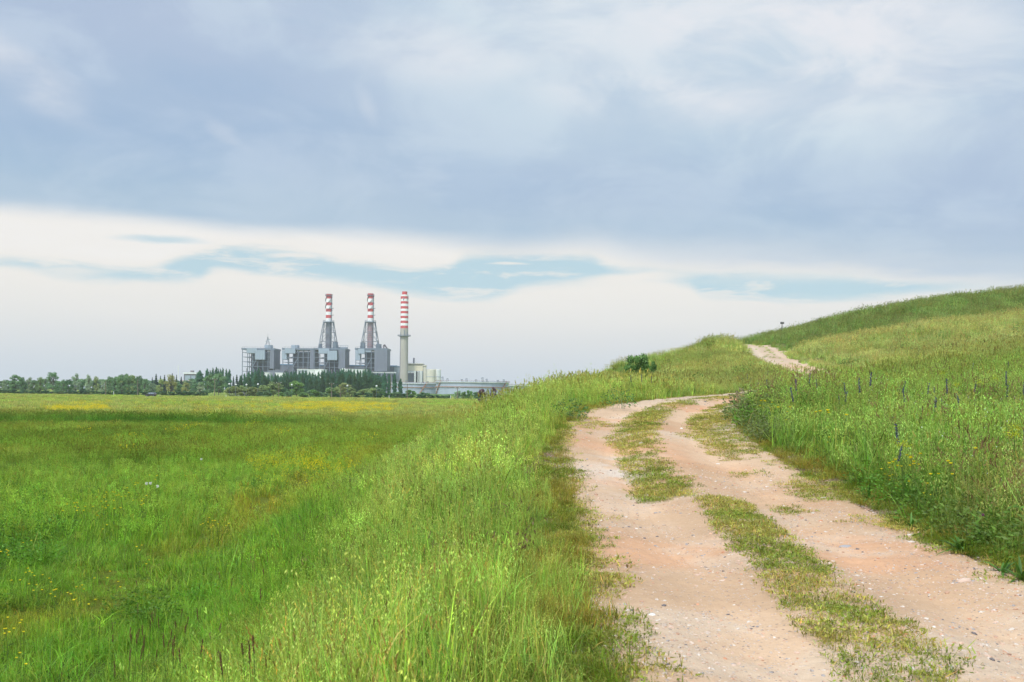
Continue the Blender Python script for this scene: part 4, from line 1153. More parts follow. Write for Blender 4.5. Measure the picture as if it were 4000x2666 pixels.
for u, r_ in ((1620.5, .9), (1624, .6), (1634, .7), (1641.5, .9), (1646, .7), (1649, .5)):
    x, z1 = XZ(u, 1450); pp.bar((x, -1.5, 0), (x, -1.5, z1), r_, n=8)
x, z = XZ(1585, 1453); x2, _ = XZ(1622, 1453); pp.bar((x, -1.5, z), (x2, -1.5, z), .9, n=8)
pp.build('pipe', M_OFFW, root)
rect('lower_wall', 1590, 1619, 1458, 1495, 2, 24, M_PANEL2)
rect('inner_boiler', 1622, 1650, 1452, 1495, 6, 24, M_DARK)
rect('flue', 1610.5, 1616.5, 1398, 1421, 9, 12, M_GREYSTK)
rect('stair_tower', 1653, 1663.5, 1430, 1492, 1, 9, M_CREAM2)
rect('stair_head', 1651.5, 1665, 1427.5, 1430, 0, 10, M_CREAM)
for u, v in ((1594, 1412), (1600, 1414), (1624, 1412), (1631, 1413), (1606, 1415)):
    x, z1 = XZ(u, v); z0 = XZ(u, 1421)[1]; MB().bar((x, 4, z0), (x, 4, z1), .14, .05).build('rooftop_rod', M_STEEL, root)
# pair of vertical white tanks
for (u0, u1, v0, lab, Dd) in ((1664, 1700.5, 1446, 'wide off-white vertical tank right of the cream building', 1215), (1699, 1721.5, 1446.5, 'narrow pale vertical tank, right-hand one of the two behind the grey tanks', 1235)):
    x, zt_ = WX((u0 + u1) / 2, v0, Dd); r_ = (u1 - u0) / 2 * Dd / F
    root = empty('white_tank', (x, Dd + r_, 0), lab, 'tank', 'white vertical tanks')
    MB().lathe([(r_, 0), (r_, zt_), (r_ * .5, zt_ + .8), (.1, zt_ + 1.1)], 40).build('shell', M_CREAM2 if u0 < 1670 else M_OFFW, root, smooth=False)
    zs = WX(1680, 1473, Dd)[1]
    MB().lathe([(r_ + .02, zs), (r_ + .3, zs), (r_ + .3, zs + .5), (r_ + .02, zs + .5)], 40).build('girder_ring', M_TANK, root)
    rl = MB()
    for i in range(20):
        a = 2 * PI * i / 20; rl.bar((r_ * math.cos(a), r_ * math.sin(a), zt_), (r_ * math.cos(a), r_ * math.sin(a), zt_ + 1.1), .08)
    rl.lathe([(r_, zt_ + 1.0), (r_ + .1, zt_ + 1.0), (r_ + .1, zt_ + 1.15), (r_, zt_ + 1.15)], 40); rl.build('railing', M_CREAM, root)
    if u0 < 1670:
        mb = MB()
        for i in range(9): mb.box(r_ - 1.6, -r_ * .25 - 1, 2 + i * 2.7, r_ + 1.2, -r_ * .25 + 1, 2.3 + i * 2.7)
        mb.bar((r_ + .8, -r_ * .25, 0), (r_ + .8, -r_ * .25, zt_ + 1), .2).build('stair', M_CREAM, root)

# big grey floating-roof tanks on a grassy bund
def big_tank(u0, u1, v0, Dc, label, stairs, fittings):
    x, zt_ = WX((u0 + u1) / 2, v0, Dc); r_ = (u1 - u0) / 2 * Dc / F
    root = empty('storage_tank', (x, Dc + r_ * .35, .4), label, 'storage tank', 'large grey floating-roof oil tanks')
    H = zt_ - .4; cy = 0
    MB().lathe([(r_, 0), (r_, H), (r_ - .5, H), (r_ - .5, H - 3), (.1, H - 3)], 96).build('shell', M_TANK, root)
    MB().lathe([(r_ + .01, H - 1.2), (r_ + 1.1, H - 1.1), (r_ + 1.1, H - .6), (r_ + .01, H - .5)], 96).build('top_walkway', M_OFFW, root)
    MB().lathe([(r_ + .01, H * .54), (r_ + .7, H * .55), (r_ + .7, H * .60), (r_ + .01, H * .60)], 96).build('wind_girder', M_RUST, root)
    for a0, a1 in stairs:
        mb = MB(); n_ = 16
        for i in range(n_):
            t0, t1 = i / n_, (i + 1) / n_
            p = [(( r_ + .7) * math.cos(a0 + (a1 - a0) * t), (r_ + .7) * math.sin(a0 + (a1 - a0) * t), H * t) for t in (t0, t1)]
            mb.bar(p[0], p[1], .35); mb.bar((p[0][0], p[0][1], p[0][2] + 1.1), (p[1][0], p[1][1], p[1][2] + 1.1), .08)
        mb.build('stairway', M_RUST, root)
    rl = MB()
    for i in range(80):
        a = 2 * PI * i / 80; rl.bar(((r_ + 1) * math.cos(a), (r_ + 1) * math.sin(a), H - .6), ((r_ + 1) * math.cos(a), (r_ + 1) * math.sin(a), H + .5), .05)
    rl.lathe([(r_ + .95, H + .45), (r_ + 1.05, H + .45), (r_ + 1.05, H + .58), (r_ + .95, H + .58)], 96); rl.build('railing', M_RUST, root)
    for du, hh in fittings:
        a = -math.acos(max(-.99, min(.99, du / ((u1 - u0) / 2))))
        mb = MB().bar((0, 0, -.6), (0, 0, hh), .25, n=6).bar((-.9, 0, hh * .8), (1.0, 0, hh), .22, n=6).bar((1.0, 0, hh), (1.2, 0, -.4), .2, n=6)
        mb.build('roof_fitting', M_STEEL, root, loc=((r_ + .4) * math.cos(a), (r_ + .4) * math.sin(a), H))
    return root
big_tank(1513, 1712, 1495.5, 960, 'grey oil storage tank at the left, partly hidden by the cylinder next to it', ((-PI * .40, -PI * .30), (-PI * .92, -PI * .80)), ((-20, 1.8), (60, 1.2)))
big_tank(1699, 1987, 1491, 900, 'largest grey oil storage tank, in the middle of the three', ((-PI * .90, -PI * .80), (-PI * .24, -PI * .13)), ((-112, 3.8), (-92, 2.2), (-35, 1.6), (-18, 2.3), (18, 1.4), (42, 3.4), (58, 2.2), (100, 1.3), (122, 2.0)))
big_tank(1980, 2230, 1505, 1020, 'grey oil storage tank at the right, showing only its rim above the slope', ((-PI * .6, -PI * .5),), ((-60, 1.2),))
# grassy bund in front of the tanks
mb = MB(); us = np.linspace(1430, 2300, 24)
vs = []
for u in us:
    for (d_, z_) in ((640, 0), (648, 1.3 + .2 * math.sin(u * .05)), (656, 1.4 + .2 * math.sin(u * .05)), (668, 0)):
        vs.append((ray(u, 1540)[0] * d_, d_, z_))
mb.add(vs, [(i * 4 + j, (i + 1) * 4 + j, (i + 1) * 4 + j + 1, i * 4 + j + 1) for i in range(23) for j in range(3)])
tag(mb.build('grass_bank', mat('bank_turf', (.10, .17, .035), .9, .3, .2), smooth=True), kind='structure')

# small building and flue at the far left of the plant
D = 900
xc, zt = WX(743, 1455, D); hw = 24 * D / F
root = empty('pale_industrial_building', (xc, D, 0), 'small pale blue-grey industrial building left of the power station, with an overhanging flat roof', 'industrial building')
MB().box(-hw, 0, 0, hw, 12, zt - 1.6).build('wall', M_PANEL, root)
MB().box(-hw - .4, -.8, zt - 1.6, hw + .4, 12.8, zt).build('roof', M_OFFW, root)
MB().box(-hw + .3, -.25, zt - 2.6, hw - .3, -.003, zt - 1.7).build('fascia_band', M_DUCT, root)
for x in (-hw + .3, .4, hw - .6): MB().box(x - .25, -.5, 0, x + .25, -.005, zt - 2.61).build('pilaster', M_GREYSTK, root)
MB().box(-.8, 3, zt, 1.6, 6, zt + 1.6).build('roof_unit', M_DUCT, root)
x, z = WX(697, 1427, 880)
root = empty('slim_white_chimney', (x, 880, 0), 'slim plain white metal chimney standing alone above the trees on the left', 'chimney')
MB().lathe([(.42, 0), (.40, z - 1), (.36, z)], 12).build('flue_pipe', M_LAMP, root)
MB().lathe([(.5, 0), (.7, 0.01), (.7, .6), (.45, .9)], 12).build('base_flange', M_STEEL, root)
x, z = WX(733, 1490, 860)
root = empty('farmhouse', (x, 860, 0), 'low farmhouse with a pale terracotta roof below the small industrial building', 'house')
MB().box(-7, 0, 0, 7, 8, z - 1.2).build('wall', M_OFFW, root)
MB().add([(-7.4, -.5, z - 1.2), (7.4, -.5, z - 1.2), (7.4, 8.5, z - 1.2), (-7.4, 8.5, z - 1.2), (-7.4, 4, z + .8), (7.4, 4, z + .8)], [(0, 1, 5, 4), (2, 3, 4, 5), (0, 4, 3), (1, 2, 5)]).build('roof', mat('terracotta_tiles', (.46, .30, .24), .8, .15, 1), root)
for (u0, u1, v0, lab) in ((264, 284, 1505.5, 'low grey shed glimpsed between the trees at the far left'), (310, 334, 1505.5, 'low pale shed glimpsed just right of the tall pale tree on the left')):
    x, z = WX((u0 + u1) / 2, v0, 640); hw = (u1 - u0) / 2 * 640 / F
    root = empty('farm_shed', (x, 640, 0), lab, 'shed', 'low sheds behind the left tree line')
    MB().box(-hw, 0, 0, hw, 6, z - .5).build('wall', M_PANEL, root)
    MB().add([(-hw - .3, -.4, z - .5), (hw + .3, -.4, z - .5), (hw + .3, 6.4, z - .5), (-hw - .3, 6.4, z - .5), (-hw - .3, 3, z + .2), (hw + .3, 3, z + .2)], [(0, 1, 5, 4), (2, 3, 4, 5), (0, 4, 3), (1, 2, 5)]).build('roof', M_OFFW, root)
    MB().box(-hw * .3, -.06, 0, hw * .2, 0, z - 1.2).build('door', M_DARK, root)
# concrete panel fence with things stacked behind it
xa = WX(903, 1545, 470)[0]; xe = WX(1008, 1545, 470)[0]; zf = WX(955, 1536, 470)[1] 
root = empty('concrete_fence', ((xa + xe) / 2, 470, 0), 'grey concrete panel fence at the field edge, left below the leftmost boiler house', 'fence')
L_ = (xe - xa) / 2
MB().box(-L_, -.06, .15, L_, .06, 1.75).build('panel', M_FENCE, root)
for i in range(13):
    x = -L_ + 2 * L_ * i / 12; MB().box(x - .1, -.12, 0, x + .1, .12, 2.0).build('post', M_FENCE, root)

# ---------------------------------------------------------------- poles, lamps, wires
def utility_pole(u, vt, D, label, arms=1, ins=True):
    x, z = WX(u, vt, D)
    root = empty('utility_pole', (x, D, 0), label, 'utility pole', 'utility poles along the far edge of the field')
    MB().bar((0, 0, -.3), (0, 0, z), .17, .11, n=8).build('post', M_WOOD, root)
    for k in range(arms):
        zz_ = z - .5 - k * .7
        ca = MB().box(-.95, -.06, zz_ - .06, .95, .06, zz_ + .06).bar((-.5, 0, zz_ - .05), (0, 0, zz_ - .55), .03).bar((.5, 0, zz_ - .05), (0, 0, zz_ - .55), .03).build('crossarm', M_WOOD, root)
        for xx in (-.85, 0, .85): MB().lathe([(.03, zz_ + .05), (.10, zz_ + .1), (.10, zz_ + .26), (.04, zz_ + .34)], 8, close=True).build('insulator', M_LAMP, ca, loc=(xx, 0, 0))
    return (x, D, z)
poles = [utility_pole(413, 1489, 372, 'dark wooden pole standing nearest in the field, left of the black car', 0),
         utility_pole(538, 1482, 400, 'wooden pole behind the hedge just left of the black car', 0),
         utility_pole(839, 1478, 388, 'wooden pole with a crossarm in front of the big round tree', 1),
         utility_pole(1089.5, 1492, 392, 'wooden pole with a crossarm between the first and second boiler houses', 1),
         utility_pole(1295.6, 1496, 400, 'wooden pole with a crossarm below the chimney with the grey lower stack', 1),
         utility_pole(1330, 1509, 388, 'shorter bare pole just right of the pole below the grey-stacked chimney', 0),
         utility_pole(1591, 1499, 405, 'thin pole in front of the left grey storage tank', 0),
         utility_pole(1787, 1512, 400, 'thick pole in front of the middle storage tank', 1),
         utility_pole(1527, 1466, 480, 'tall grey pole among the three free-standing poplars', 0)]
M_WIRE = mat('black_wire', (.05, .05, .05), .6, .1, 1)
for (i, j, lab) in ((0, 2, 'overhead wire sagging from the nearest pole to the pole by the round tree'), (2, 3, 'overhead wire from the pole by the round tree to the next one right'),
                    (3, 4, 'overhead wire between the two crossarm poles before the boiler houses'), (4, 7, 'overhead wire running right to the pole at the storage tank')):
    a, b_ = Vector(poles[i]), Vector(poles[j]); mb = MB(); n_ = 14
    pts_ = [a.lerp(b_, t / n_) - Vector((0, 0, .4 + 1.5 * 4 * (t / n_) * (1 - t / n_))) for t in range(n_ + 1)]
    for p, q_ in zip(pts_, pts_[1:]): mb.bar(p - a, q_ - a, .035, n=4, cap=False)
    tag(mb.build('overhead_wire', M_WIRE, loc=a), lab, 'wire', 'overhead wires along the field edge')
for i, (u, vt, lab) in enumerate(((896, 1503, 'white globe yard lamp, leftmost of the row before the leftmost boiler house'), (921.5, 1505, 'white globe yard lamp just left of the concrete fence middle'), (963, 1506, 'white globe yard lamp over the concrete fence'),
                      (1008, 1504, 'white globe yard lamp at the right end of the concrete fence'), (1055, 1505, 'white globe yard lamp left of the crossarm pole'), (1140, 1506, 'white globe yard lamp in front of the green domed tree'),
                      (1357, 1510, 'white globe yard lamp on the yellow-green dome tree'), (1471, 1511, 'white globe yard lamp below the rightmost boiler house'))):
    x, z = WX(u, vt, 452)
    root = empty('yard_lamp', (x, 452, 0), lab, 'street lamp', 'yard lamps along the plant boundary')
    MB().bar((0, 0, 0), (0, 0, z), .10, .07, n=8).build('post', M_STEEL, root)
    MB().lathe([(.05, -.1), (.36, .05), (.46, .35), (.34, .65), (.05, .75)], 12).build('lamp_globe', M_LAMP, root, loc=(0, 0, z - .1), smooth=True)
for (u, v0, v1, lab) in ((444, 1530, 1541, 'short white marker post in the grass right of the nearest pole'), (1520, 1545, 1556, 'short white marker post below the poplars at the field edge'), (1760, 1545, 1555, 'short white marker post before the middle storage tank'),
                         (883, 1544, 1548.5, 'stubby white marker stone below the round tree')):
    x, z = WX(u, v0, 385); z0 = .0
    root = empty('marker_post', (x, 385, 0), lab, 'marker post', 'white marker posts at the field edge')
    MB().bar((0, 0, 0), (0, 0, z), .11, .09, n=8).build('post', M_LAMP, root); MB().lathe([(.13, z), (.13, z + .05), (.02, z + .12)], 8, close=True).build('cap', M_STEEL, root)

# ---------------------------------------------------------------- car
M_CAR = mat('dark_car_paint', (.022, .018, .026), .3, .1, 1, spec=.6)
M_CARG = mat('car_glass', (.20, .24, .28), .12, .1, 1, spec=.7)
M_TYRE = mat('tyre_rubber', (.02, .02, .02), .9, .1, 3); M_RIM = mat('rim_metal', (.45, .46, .48), .35, .05, 3, metal=.7)
x, z = WX(589, 1551, 350)
car = empty('parked_car', (x, 350, float(terr(np.array([x]), np.array([350.]))[0]) + .22), 'small black hatchback parked in the far field, nose pointing left', 'car')
prof = [(-1.78, .32), (-1.80, .62), (-1.62, .84), (-1.05, .98), (-.52, 1.42), (-.25, 1.50), (1.25, 1.52), (1.58, 1.44), (1.74, 1.0), (1.78, .55), (1.72, .30)]
mb = MB(); n_ = len(prof)
def wid(z): return .80 if z < 1.0 else .80 - (z - 1.0) * .30
vs = [(a, -wid(b_), b_) for a, b_ in prof] + [(a, wid(b_), b_) for a, b_ in prof]
mb.add(vs, [(i, (i + 1) % n_, (i + 1) % n_ + n_, i + n_) for i in range(n_)] + [tuple(range(n_ - 1, -1, -1)), tuple(range(n_, 2 * n_))])
body = mb.build('body', M_CAR, car)
bv = body.modifiers.new('bevel', 'BEVEL'); bv.width = .06; bv.segments = 2; bv.limit_method = 'ANGLE'
def sidewin(pts_, nm='side_window'):
    for sg in (-1, 1):
        a = [(p, sg * (wid(q_) + .006), q_) for p, q_ in pts_]; b_ = [(p, sg * (wid(q_) - .03), q_) for p, q_ in pts_]; k = len(pts_)
        MB().add(a + b_, [tuple(range(k)), tuple(range(2 * k - 1, k - 1, -1))] + [(i, (i + 1) % k, (i + 1) % k + k, i + k) for i in range(k)]).build(nm, M_CARG, car)
sidewin([(-.85, 1.02), (-.42, 1.40), (.22, 1.42), (.22, 1.02)]); sidewin([(.30, 1.02), (.30, 1.42), (.98, 1.42), (1.02, 1.02)]); sidewin([(1.10, 1.02), (1.08, 1.42), (1.40, 1.38), (1.55, 1.05)])
MB().add([(-1.03, -.68, 1.02), (-1.03, .68, 1.02), (-.56, .62, 1.41), (-.56, -.62, 1.41), (-.98, -.68, .99), (-.98, .68, .99), (-.50, .62, 1.38), (-.50, -.62, 1.38)], [(0, 1, 2, 3), (7, 6, 5, 4), (0, 3, 7, 4), (1, 5, 6, 2)]).build('windscreen', M_CARG, car)
MB().add([(1.60, -.6, 1.42), (1.60, .6, 1.42), (1.75, .66, 1.05), (1.75, -.66, 1.05), (1.55, -.6, 1.42), (1.55, .6, 1.42), (1.70, .66, 1.05), (1.70, -.66, 1.05)], [(0, 1, 2, 3), (7, 6, 5, 4)]).build('rear_window', M_CARG, car)
for sg in (-1, 1):
    for xw in (-1.12, 1.15):
        wl = empty_part = bpy.data.objects.new('wheel', None); COL.objects.link(wl); wl.parent = car; wl.location = (xw, sg * .72, .30)
        wl.rotation_euler = (PI / 2, 0, 0)
        MB().lathe([(.20, -.09), (.30, -.09), (.31, 0), (.30, .09), (.20, .09)], 20).build('tyre', M_TYRE, wl)
        MB().lathe([(.02, -.05 * sg), (.19, -.06 * sg), (.205, .0)], 16).build('rim', M_RIM, wl)
    MB().box(-1.79, sg * .60 - .14, .62, -1.66, sg * .60 + .14, .76).build('headlight', M_LAMP, car)
    MB().box(1.70, sg * .68 - .08, .80, 1.79, sg * .68 + .08, 1.05).build('tail_light', M_RED, car)
    MB().box(-.62, sg * .84 - .07, 1.02, -.50, sg * .84 + .07, 1.14).build('wing_mirror', M_CAR, car)
MB().box(-1.815, -.55, .36, -1.77, .55, .50).build('bumper_grille', M_TYRE, car)

# ---------------------------------------------------------------- signpost on the hill
x, y, z = hit(3056, 1302, 0.35, 130)
y = min(y, 116); tx, tz = ray(3055, 1262); x = tx * y; zg = float(terr(np.array([x]), np.array([y]))[0]); zt = ZC + tz * y
root = empty('signpost', (x, y, zg), 'thin metal signpost with a small blank board on the crest of the hill', 'sign')
M_SIGN = mat('dark_sign_metal', (.06, .055, .05), .5, .2, 2)
MB().bar((0, 0, -.2), (0, 0, zt - zg + .12), .045, .04, n=8).build('post', M_SIGN, root)
sb = MB().box(-.22, -.075, zt - zg - .14, .22, -.045, zt - zg + .10).build('board', M_SIGN, root)
MB().box(-.10, -.083, zt - zg - .06, -.03, -.0755, zt - zg + .03).box(.04, -.083, zt - zg - .06, .15, -.0755, zt - zg + .04).build('pale_patch', M_FENCE, sb)

# ---------------------------------------------------------------- trees
def leaf_cloud(centres, radii, per, size, colr=(1, 1, 1), cv=.28, rg=rng, shell=.55, flat=1.0):
    Vs, Cs = [], []
    cnt = 0
    for c_, r_ in zip(centres, radii):
        n = max(10, int(per * 9 * (r_[0] * r_[1] * r_[2]) ** (2 / 3.)))
        d = rg.normal(0, 1, (n, 3)); d /= np.linalg.norm(d, axis=1)[:, None]
        rad = (shell + (1 - shell) * rg.uniform(0, 1, n)) * (1 + rg.normal(0, .10, n))
        p = np.array(c_) + d * np.array(r_) * rad[:, None]
        nrm = d * .7 + rg.normal(0, .6, (n, 3)); nrm /= np.linalg.norm(nrm, axis=1)[:, None]
        a = np.cross(nrm, rg.normal(0, 1, (n, 3))); a /= np.linalg.norm(a, axis=1)[:, None]; b_ = np.cross(nrm, a)
        s = size * rg.uniform(.5, 1.4, n)[:, None]
        Vs.append(np.stack([p - a * s, p - b_ * s * .6, p + a * s, p + b_ * s * .6], 1).reshape(-1, 3))
        lump = 1 + rg.normal(0, .14)
        cc = np.array(colr)[None] * lump * (1 + rg.normal(0, cv, (n, 1))); Cs.append(np.repeat(np.clip(cc, .1, 3), 4, axis=0)); cnt += n
    V = np.concatenate(Vs); b0 = np.arange(cnt) * 4
    return V, np.stack([b0, b0 + 1, b0 + 2, b0 + 3], 1), np.concatenate(Cs)
M_BARK = mat('grey_brown_bark', (.13, .11, .085), .9, .25, 2, streak=True)

def tree_proto(kind, rg):
    """unit tree: height 1, crown width about 1 (scaled afterwards in x and y)"""
    cen, rad = [], []; tr = MB()
    if kind == 'airy':
        for i in range(30):
            z = rg.uniform(.14, .93); w_ = .44 * math.sin(PI * min(1, (z + .05) / 1.06)) ** .6
            a = rg.uniform(0, 2 * PI); q = w_ * math.sqrt(rg.uniform(.1, 1)) * .82
            cen.append((q * math.cos(a), q * math.sin(a), z)); r0 = rg.uniform(.09, .17); rad.append((r0, r0, r0 * .6))
            tr.bar((0, 0, max(.15, z - .35)), cen[-1], .010, .003, n=4)
        per, size, tz_ = 900, .021, .7
    elif kind == 'round':
        for i in range(26):
            z = rg.uniform(.16, .92); w_ = .46 * math.sqrt(max(.05, 1 - ((z - .5) / .52) ** 2)); a = rg.uniform(0, 2 * PI); q = w_ * math.sqrt(rg.uniform(.05, 1)) * .8
            cen.append((q * math.cos(a), q * math.sin(a), z)); r0 = rg.uniform(.11, .18); rad.append((r0, r0, r0 * .6))
            if i % 3 == 0: tr.bar((0, 0, max(.1, z - .3)), cen[-1], .012, .004, n=4)
        per, size, tz_ = 2000, .022, .5
    elif kind == 'poplar':
        for i in range(20):
            z = .12 + .83 * i / 19; w_ = .40 * math.sin(PI * (z * .86 + .08)) ** .7
            if z > .84: w_ *= (1.10 - z) / .26
            a = rg.uniform(0, 2 * PI); q = w_ * .35
            cen.append((q * math.cos(a), q * math.sin(a), z)); rad.append((w_ * .95, w_ * .95, .06))
            if i % 3 == 0: tr.bar((0, 0, max(.08, z - .15)), cen[-1], .008, .003, n=4)
        per, size, tz_ = 2600, .020, .9
    elif kind == 'conifer':
        for i in range(9):
            z = .15 + .80 * i / 8; w_ = .48 * (1.02 - z) ** .8
            for k in range(5):
                a = rg.uniform(0, 2 * PI); cen.append((w_ * .6 * math.cos(a), w_ * .6 * math.sin(a), z - .02)); rad.append((w_ * .45 + .03, w_ * .45 + .03, .05))
                tr.bar((0, 0, z), cen[-1], .007, .002, n=4)
        per, size, tz_ = 3200, .018, .98
    else:   # shrub, crown to the ground
        for i in range(22):
            z = rg.uniform(.10, .86); w_ = .46 * math.sqrt(max(.1, 1 - (z / 1.02) ** 2)); a = rg.uniform(0, 2 * PI); q = w_ * math.sqrt(rg.uniform(.05, 1)) * .85
            cen.append((q * math.cos(a), q * math.sin(a), z)); r0 = rg.uniform(.10, .18); rad.append((r0, r0, r0 * .8))
            if i % 3 == 0: tr.bar((0, 0, 0), cen[-1], .012, .004, n=4)
        per, size, tz_ = 1500, .034, .35
    tr.bar((0, 0, -.01), (0, 0, tz_), .022, .006, n=7)
    V, Fq, C = leaf_cloud(cen, rad, per, size, rg=rg)
    return np_mesh('crown', V, Fq, [M_LEAF], C), tr.mesh('trunk', [M_BARK])
TP = {k: [tree_proto(k, np.random.default_rng(50 + i * 7 + len(k))) for i in range(n)] for k, n in (('airy', 5), ('round', 4), ('poplar', 5), ('conifer', 3), ('shrub', 5))}
def place_tree(kind, name, u, vt, wpx, D, colour, label, cat, group, zoff=None, H=None):
    x, z = WX(u, vt, D)
    g = float(terr(np.array([x]), np.array([float(D)]))[0]) if D < 300 else 0.0
    h_ = (z - g) if H is None else H
    wm = wpx * D / F
    cm, tm = TP[kind][rng.integers(0, len(TP[kind]))]
    root = empty(name, (x, D, z - h_ if H else g), label, cat, group, rz=rng.uniform(0, 2 * PI))
    root.scale = (wm * 1.18, wm * 1.18, h_)
    c_ = bpy.data.objects.new('crown', cm); COL.objects.link(c_); c_.parent = root
    j = 1 + rng.normal(0, .09); c_.color = (colour[0] * j * (1 + rng.normal(0, .05)), colour[1] * j, colour[2] * j, 1)
    t_ = bpy.data.objects.new('trunk' if kind != 'shrub' else 'stems', tm); COL.objects.link(t_); t_.parent = root
    return root
PALEG = (.29, .38, .22); MIDG = (.16, .28, .12); DKG = (.085, .18, .07); YELG = (.33, .36, .12); POPL = (.08, .195, .105); OLIV = (.27, .34, .12); FIR = (.032, .075, .05); BRT = (.17, .31, .08)
LT = [(15, 1485, 23, 'airy', PALEG, 'thin pale tree at the left edge of the picture'), (61, 1463, 50, 'round', MIDG, 'tall bushy green tree, second from the left edge'),
      (88, 1473, 31, 'round', MIDG, 'medium green tree touching the tall bushy one on the far left'), (115, 1475, 34, 'airy', PALEG, 'pale wispy tree right of the bushy green pair on the far left'),
      (132, 1484, 34, 'round', MIDG, 'low round green tree among the wispy ones on the far left'), (157, 1471, 38, 'airy', OLIV, 'thin-crowned tree with bare twigs left of the tallest tree of the left line'),
      (180, 1478, 30, 'airy', PALEG, 'narrow pale tree directly left of the tallest tree of the left line'), (208, 1452, 54, 'airy', MIDG, 'tallest tree of the left tree line, open crown on a dark trunk'),
      (232, 1490, 30, 'round', MIDG, 'low tree directly right of the tallest tree of the left line'), (249, 1484, 34, 'airy', MIDG, 'soft green tree left of the low grey shed'),
      (268, 1482, 36, 'round', DKG, 'dark bush-like tree above the low grey shed'), (296, 1461, 42, 'airy', PALEG, 'tall pale tree between the two low sheds'),
      (325, 1488, 26, 'round', DKG, 'dark low tree above the right-hand low shed'), (346, 1465, 31, 'airy', PALEG, 'pale slender tree right of the low sheds'),
      (377, 1468, 31, 'airy', OLIV, 'slender olive tree left of the nearest pole'), (402, 1490, 34, 'airy', PALEG, 'low pale tree behind the nearest pole'),
      (432, 1471, 36, 'round', MIDG, 'green tree just right of the nearest pole'), (451, 1470, 34, 'round', MIDG, 'green tree at the left end of the dense clump above the hedge'),
      (476, 1463, 46, 'round', MIDG, 'tall full tree in the dense clump left of the black car'), (497, 1460, 42, 'round', MIDG, 'tallest tree of the dense clump left of the black car'),
      (478, 1478, 42, 'airy', YELG, 'yellowish tree in front of the dense clump left of the car'), (515, 1463, 46, 'round', OLIV, 'olive tree in the dense clump left of the black car'),
      (543, 1468, 38, 'round', MIDG, 'green tree at the right end of the dense clump, above the second pole'), (566, 1478, 34, 'airy', MIDG, 'thin tree left of the black car'),
      (597, 1495, 44, 'round', PALEG, 'low pale tree behind the black car'), (627, 1478, 38, 'airy', YELG, 'yellow-green tree right of the black car'),
      (668, 1463, 50, 'airy', YELG, 'tall yellow-green tree left of the slim white chimney'), (700, 1492, 42, 'round', MIDG, 'low green tree under the slim white chimney'),
      (727, 1494, 42, 'airy', YELG, 'low yellow-green tree below the small industrial building'), (755, 1492, 38, 'round', MIDG, 'low tree below the right end of the small industrial building'),
      (784, 1494, 34, 'airy', PALEG, 'pale shrubby tree left of the big round tree'), (812, 1460, 50, 'round', MIDG, 'left half of the big round tree pair behind the crossarm pole'),
      (855, 1458, 62, 'round', MIDG, 'right and larger half of the big round tree pair behind the crossarm pole')]
for i, (u, vt, w_, k_, c_, lab) in enumerate(LT):
    D = 470 + (i * 37) % 60
    place_tree(k_, {'airy': 'willow_tree', 'round': 'broadleaf_tree'}[k_], u, vt, w_, D, c_, lab, 'tree', 'trees of the left tree line')
# second, farther row closes the gaps
for i in range(26):
    u = 5 + i * 30 + rng.uniform(-8, 8)
    place_tree('round', 'distant_tree', u, rng.uniform(1478, 1490), rng.uniform(55, 80), 720 + rng.uniform(0, 90), MIDG, 'hazy rounded tree in the far row behind the left tree line', 'tree', 'hazy far trees behind the left line')
for i, (u, vt, w_) in enumerate(((595, 1473, 12), (610, 1460, 19), (627, 1467, 13), (643, 1464, 16), (673, 1458, 16), (690, 1463, 12), (708, 1471, 16), (925, 1463, 18), (938, 1466, 14), (912, 1470, 14))):
    place_tree('conifer', 'conifer_tree', u, vt, w_ * 1.15, 640 + i * 4, FIR, 'dark pointed conifer rising behind the trees right of the black car' if i < 7 else 'dark conifer just left of the leftmost boiler house', 'tree', 'dark conifers behind the trees' if i < 7 else 'conifers beside the leftmost boiler house')
POP1 = [(782, 1447, 27), (810, 1439, 14), (821, 1446, 10), (832, 1437, 11), (846, 1434, 15), (854, 1441, 10), (861, 1440, 10), (871, 1437, 11), (884, 1441, 10), (897, 1443, 14), (806, 1446, 10)]
pl1 = ['broad dark poplar right of the small industrial building']
for i, (u, vt, w_) in enumerate(POP1):
    place_tree('poplar', 'poplar_tree', u, vt, w_ * 1.35, 560 + (i % 3) * 12, POPL, pl1[0] if i == 0 else ('last dark poplar of the row, before the gap to the boiler house' if i == 9 else 'dark columnar poplar rising behind the big round tree pair'), 'tree', None if i in (0, 9) else 'poplars behind the big round trees')
tops = [(943, 1465), (955, 1459), (971, 1452), (984, 1448), (996, 1444), (1010, 1436), (1024, 1444), (1036, 1466), (1048, 1460), (1062, 1463), (1075, 1459), (1086, 1462), (1098, 1466), (1109, 1456), (1118, 1452),
        (1127, 1455), (1138, 1451), (1147, 1450), (1155, 1450), (1169, 1450), (1182, 1446), (1195, 1446), (1209, 1452), (1221, 1456), (1232, 1461), (1245, 1452), (1258, 1446), (1267, 1444), (1280, 1446), (1291, 1447),
        (1304, 1450), (1317, 1447), (1327, 1444), (1334, 1440), (1342, 1438), (1352, 1446), (1362, 1441), (1371, 1439), (1384, 1444), (1397, 1443), (1408, 1447), (1419, 1445), (1428, 1439), (1439, 1440), (1447, 1447),
        (1456, 1455), (1466, 1460), (1475, 1458), (1484, 1465), (1493, 1466)]
def pregion(u):
    return ('the leftmost boiler house' if u < 1062 else 'the second boiler house' if u < 1228 else 'the third boiler house' if u < 1370 else 'the rightmost boiler house')
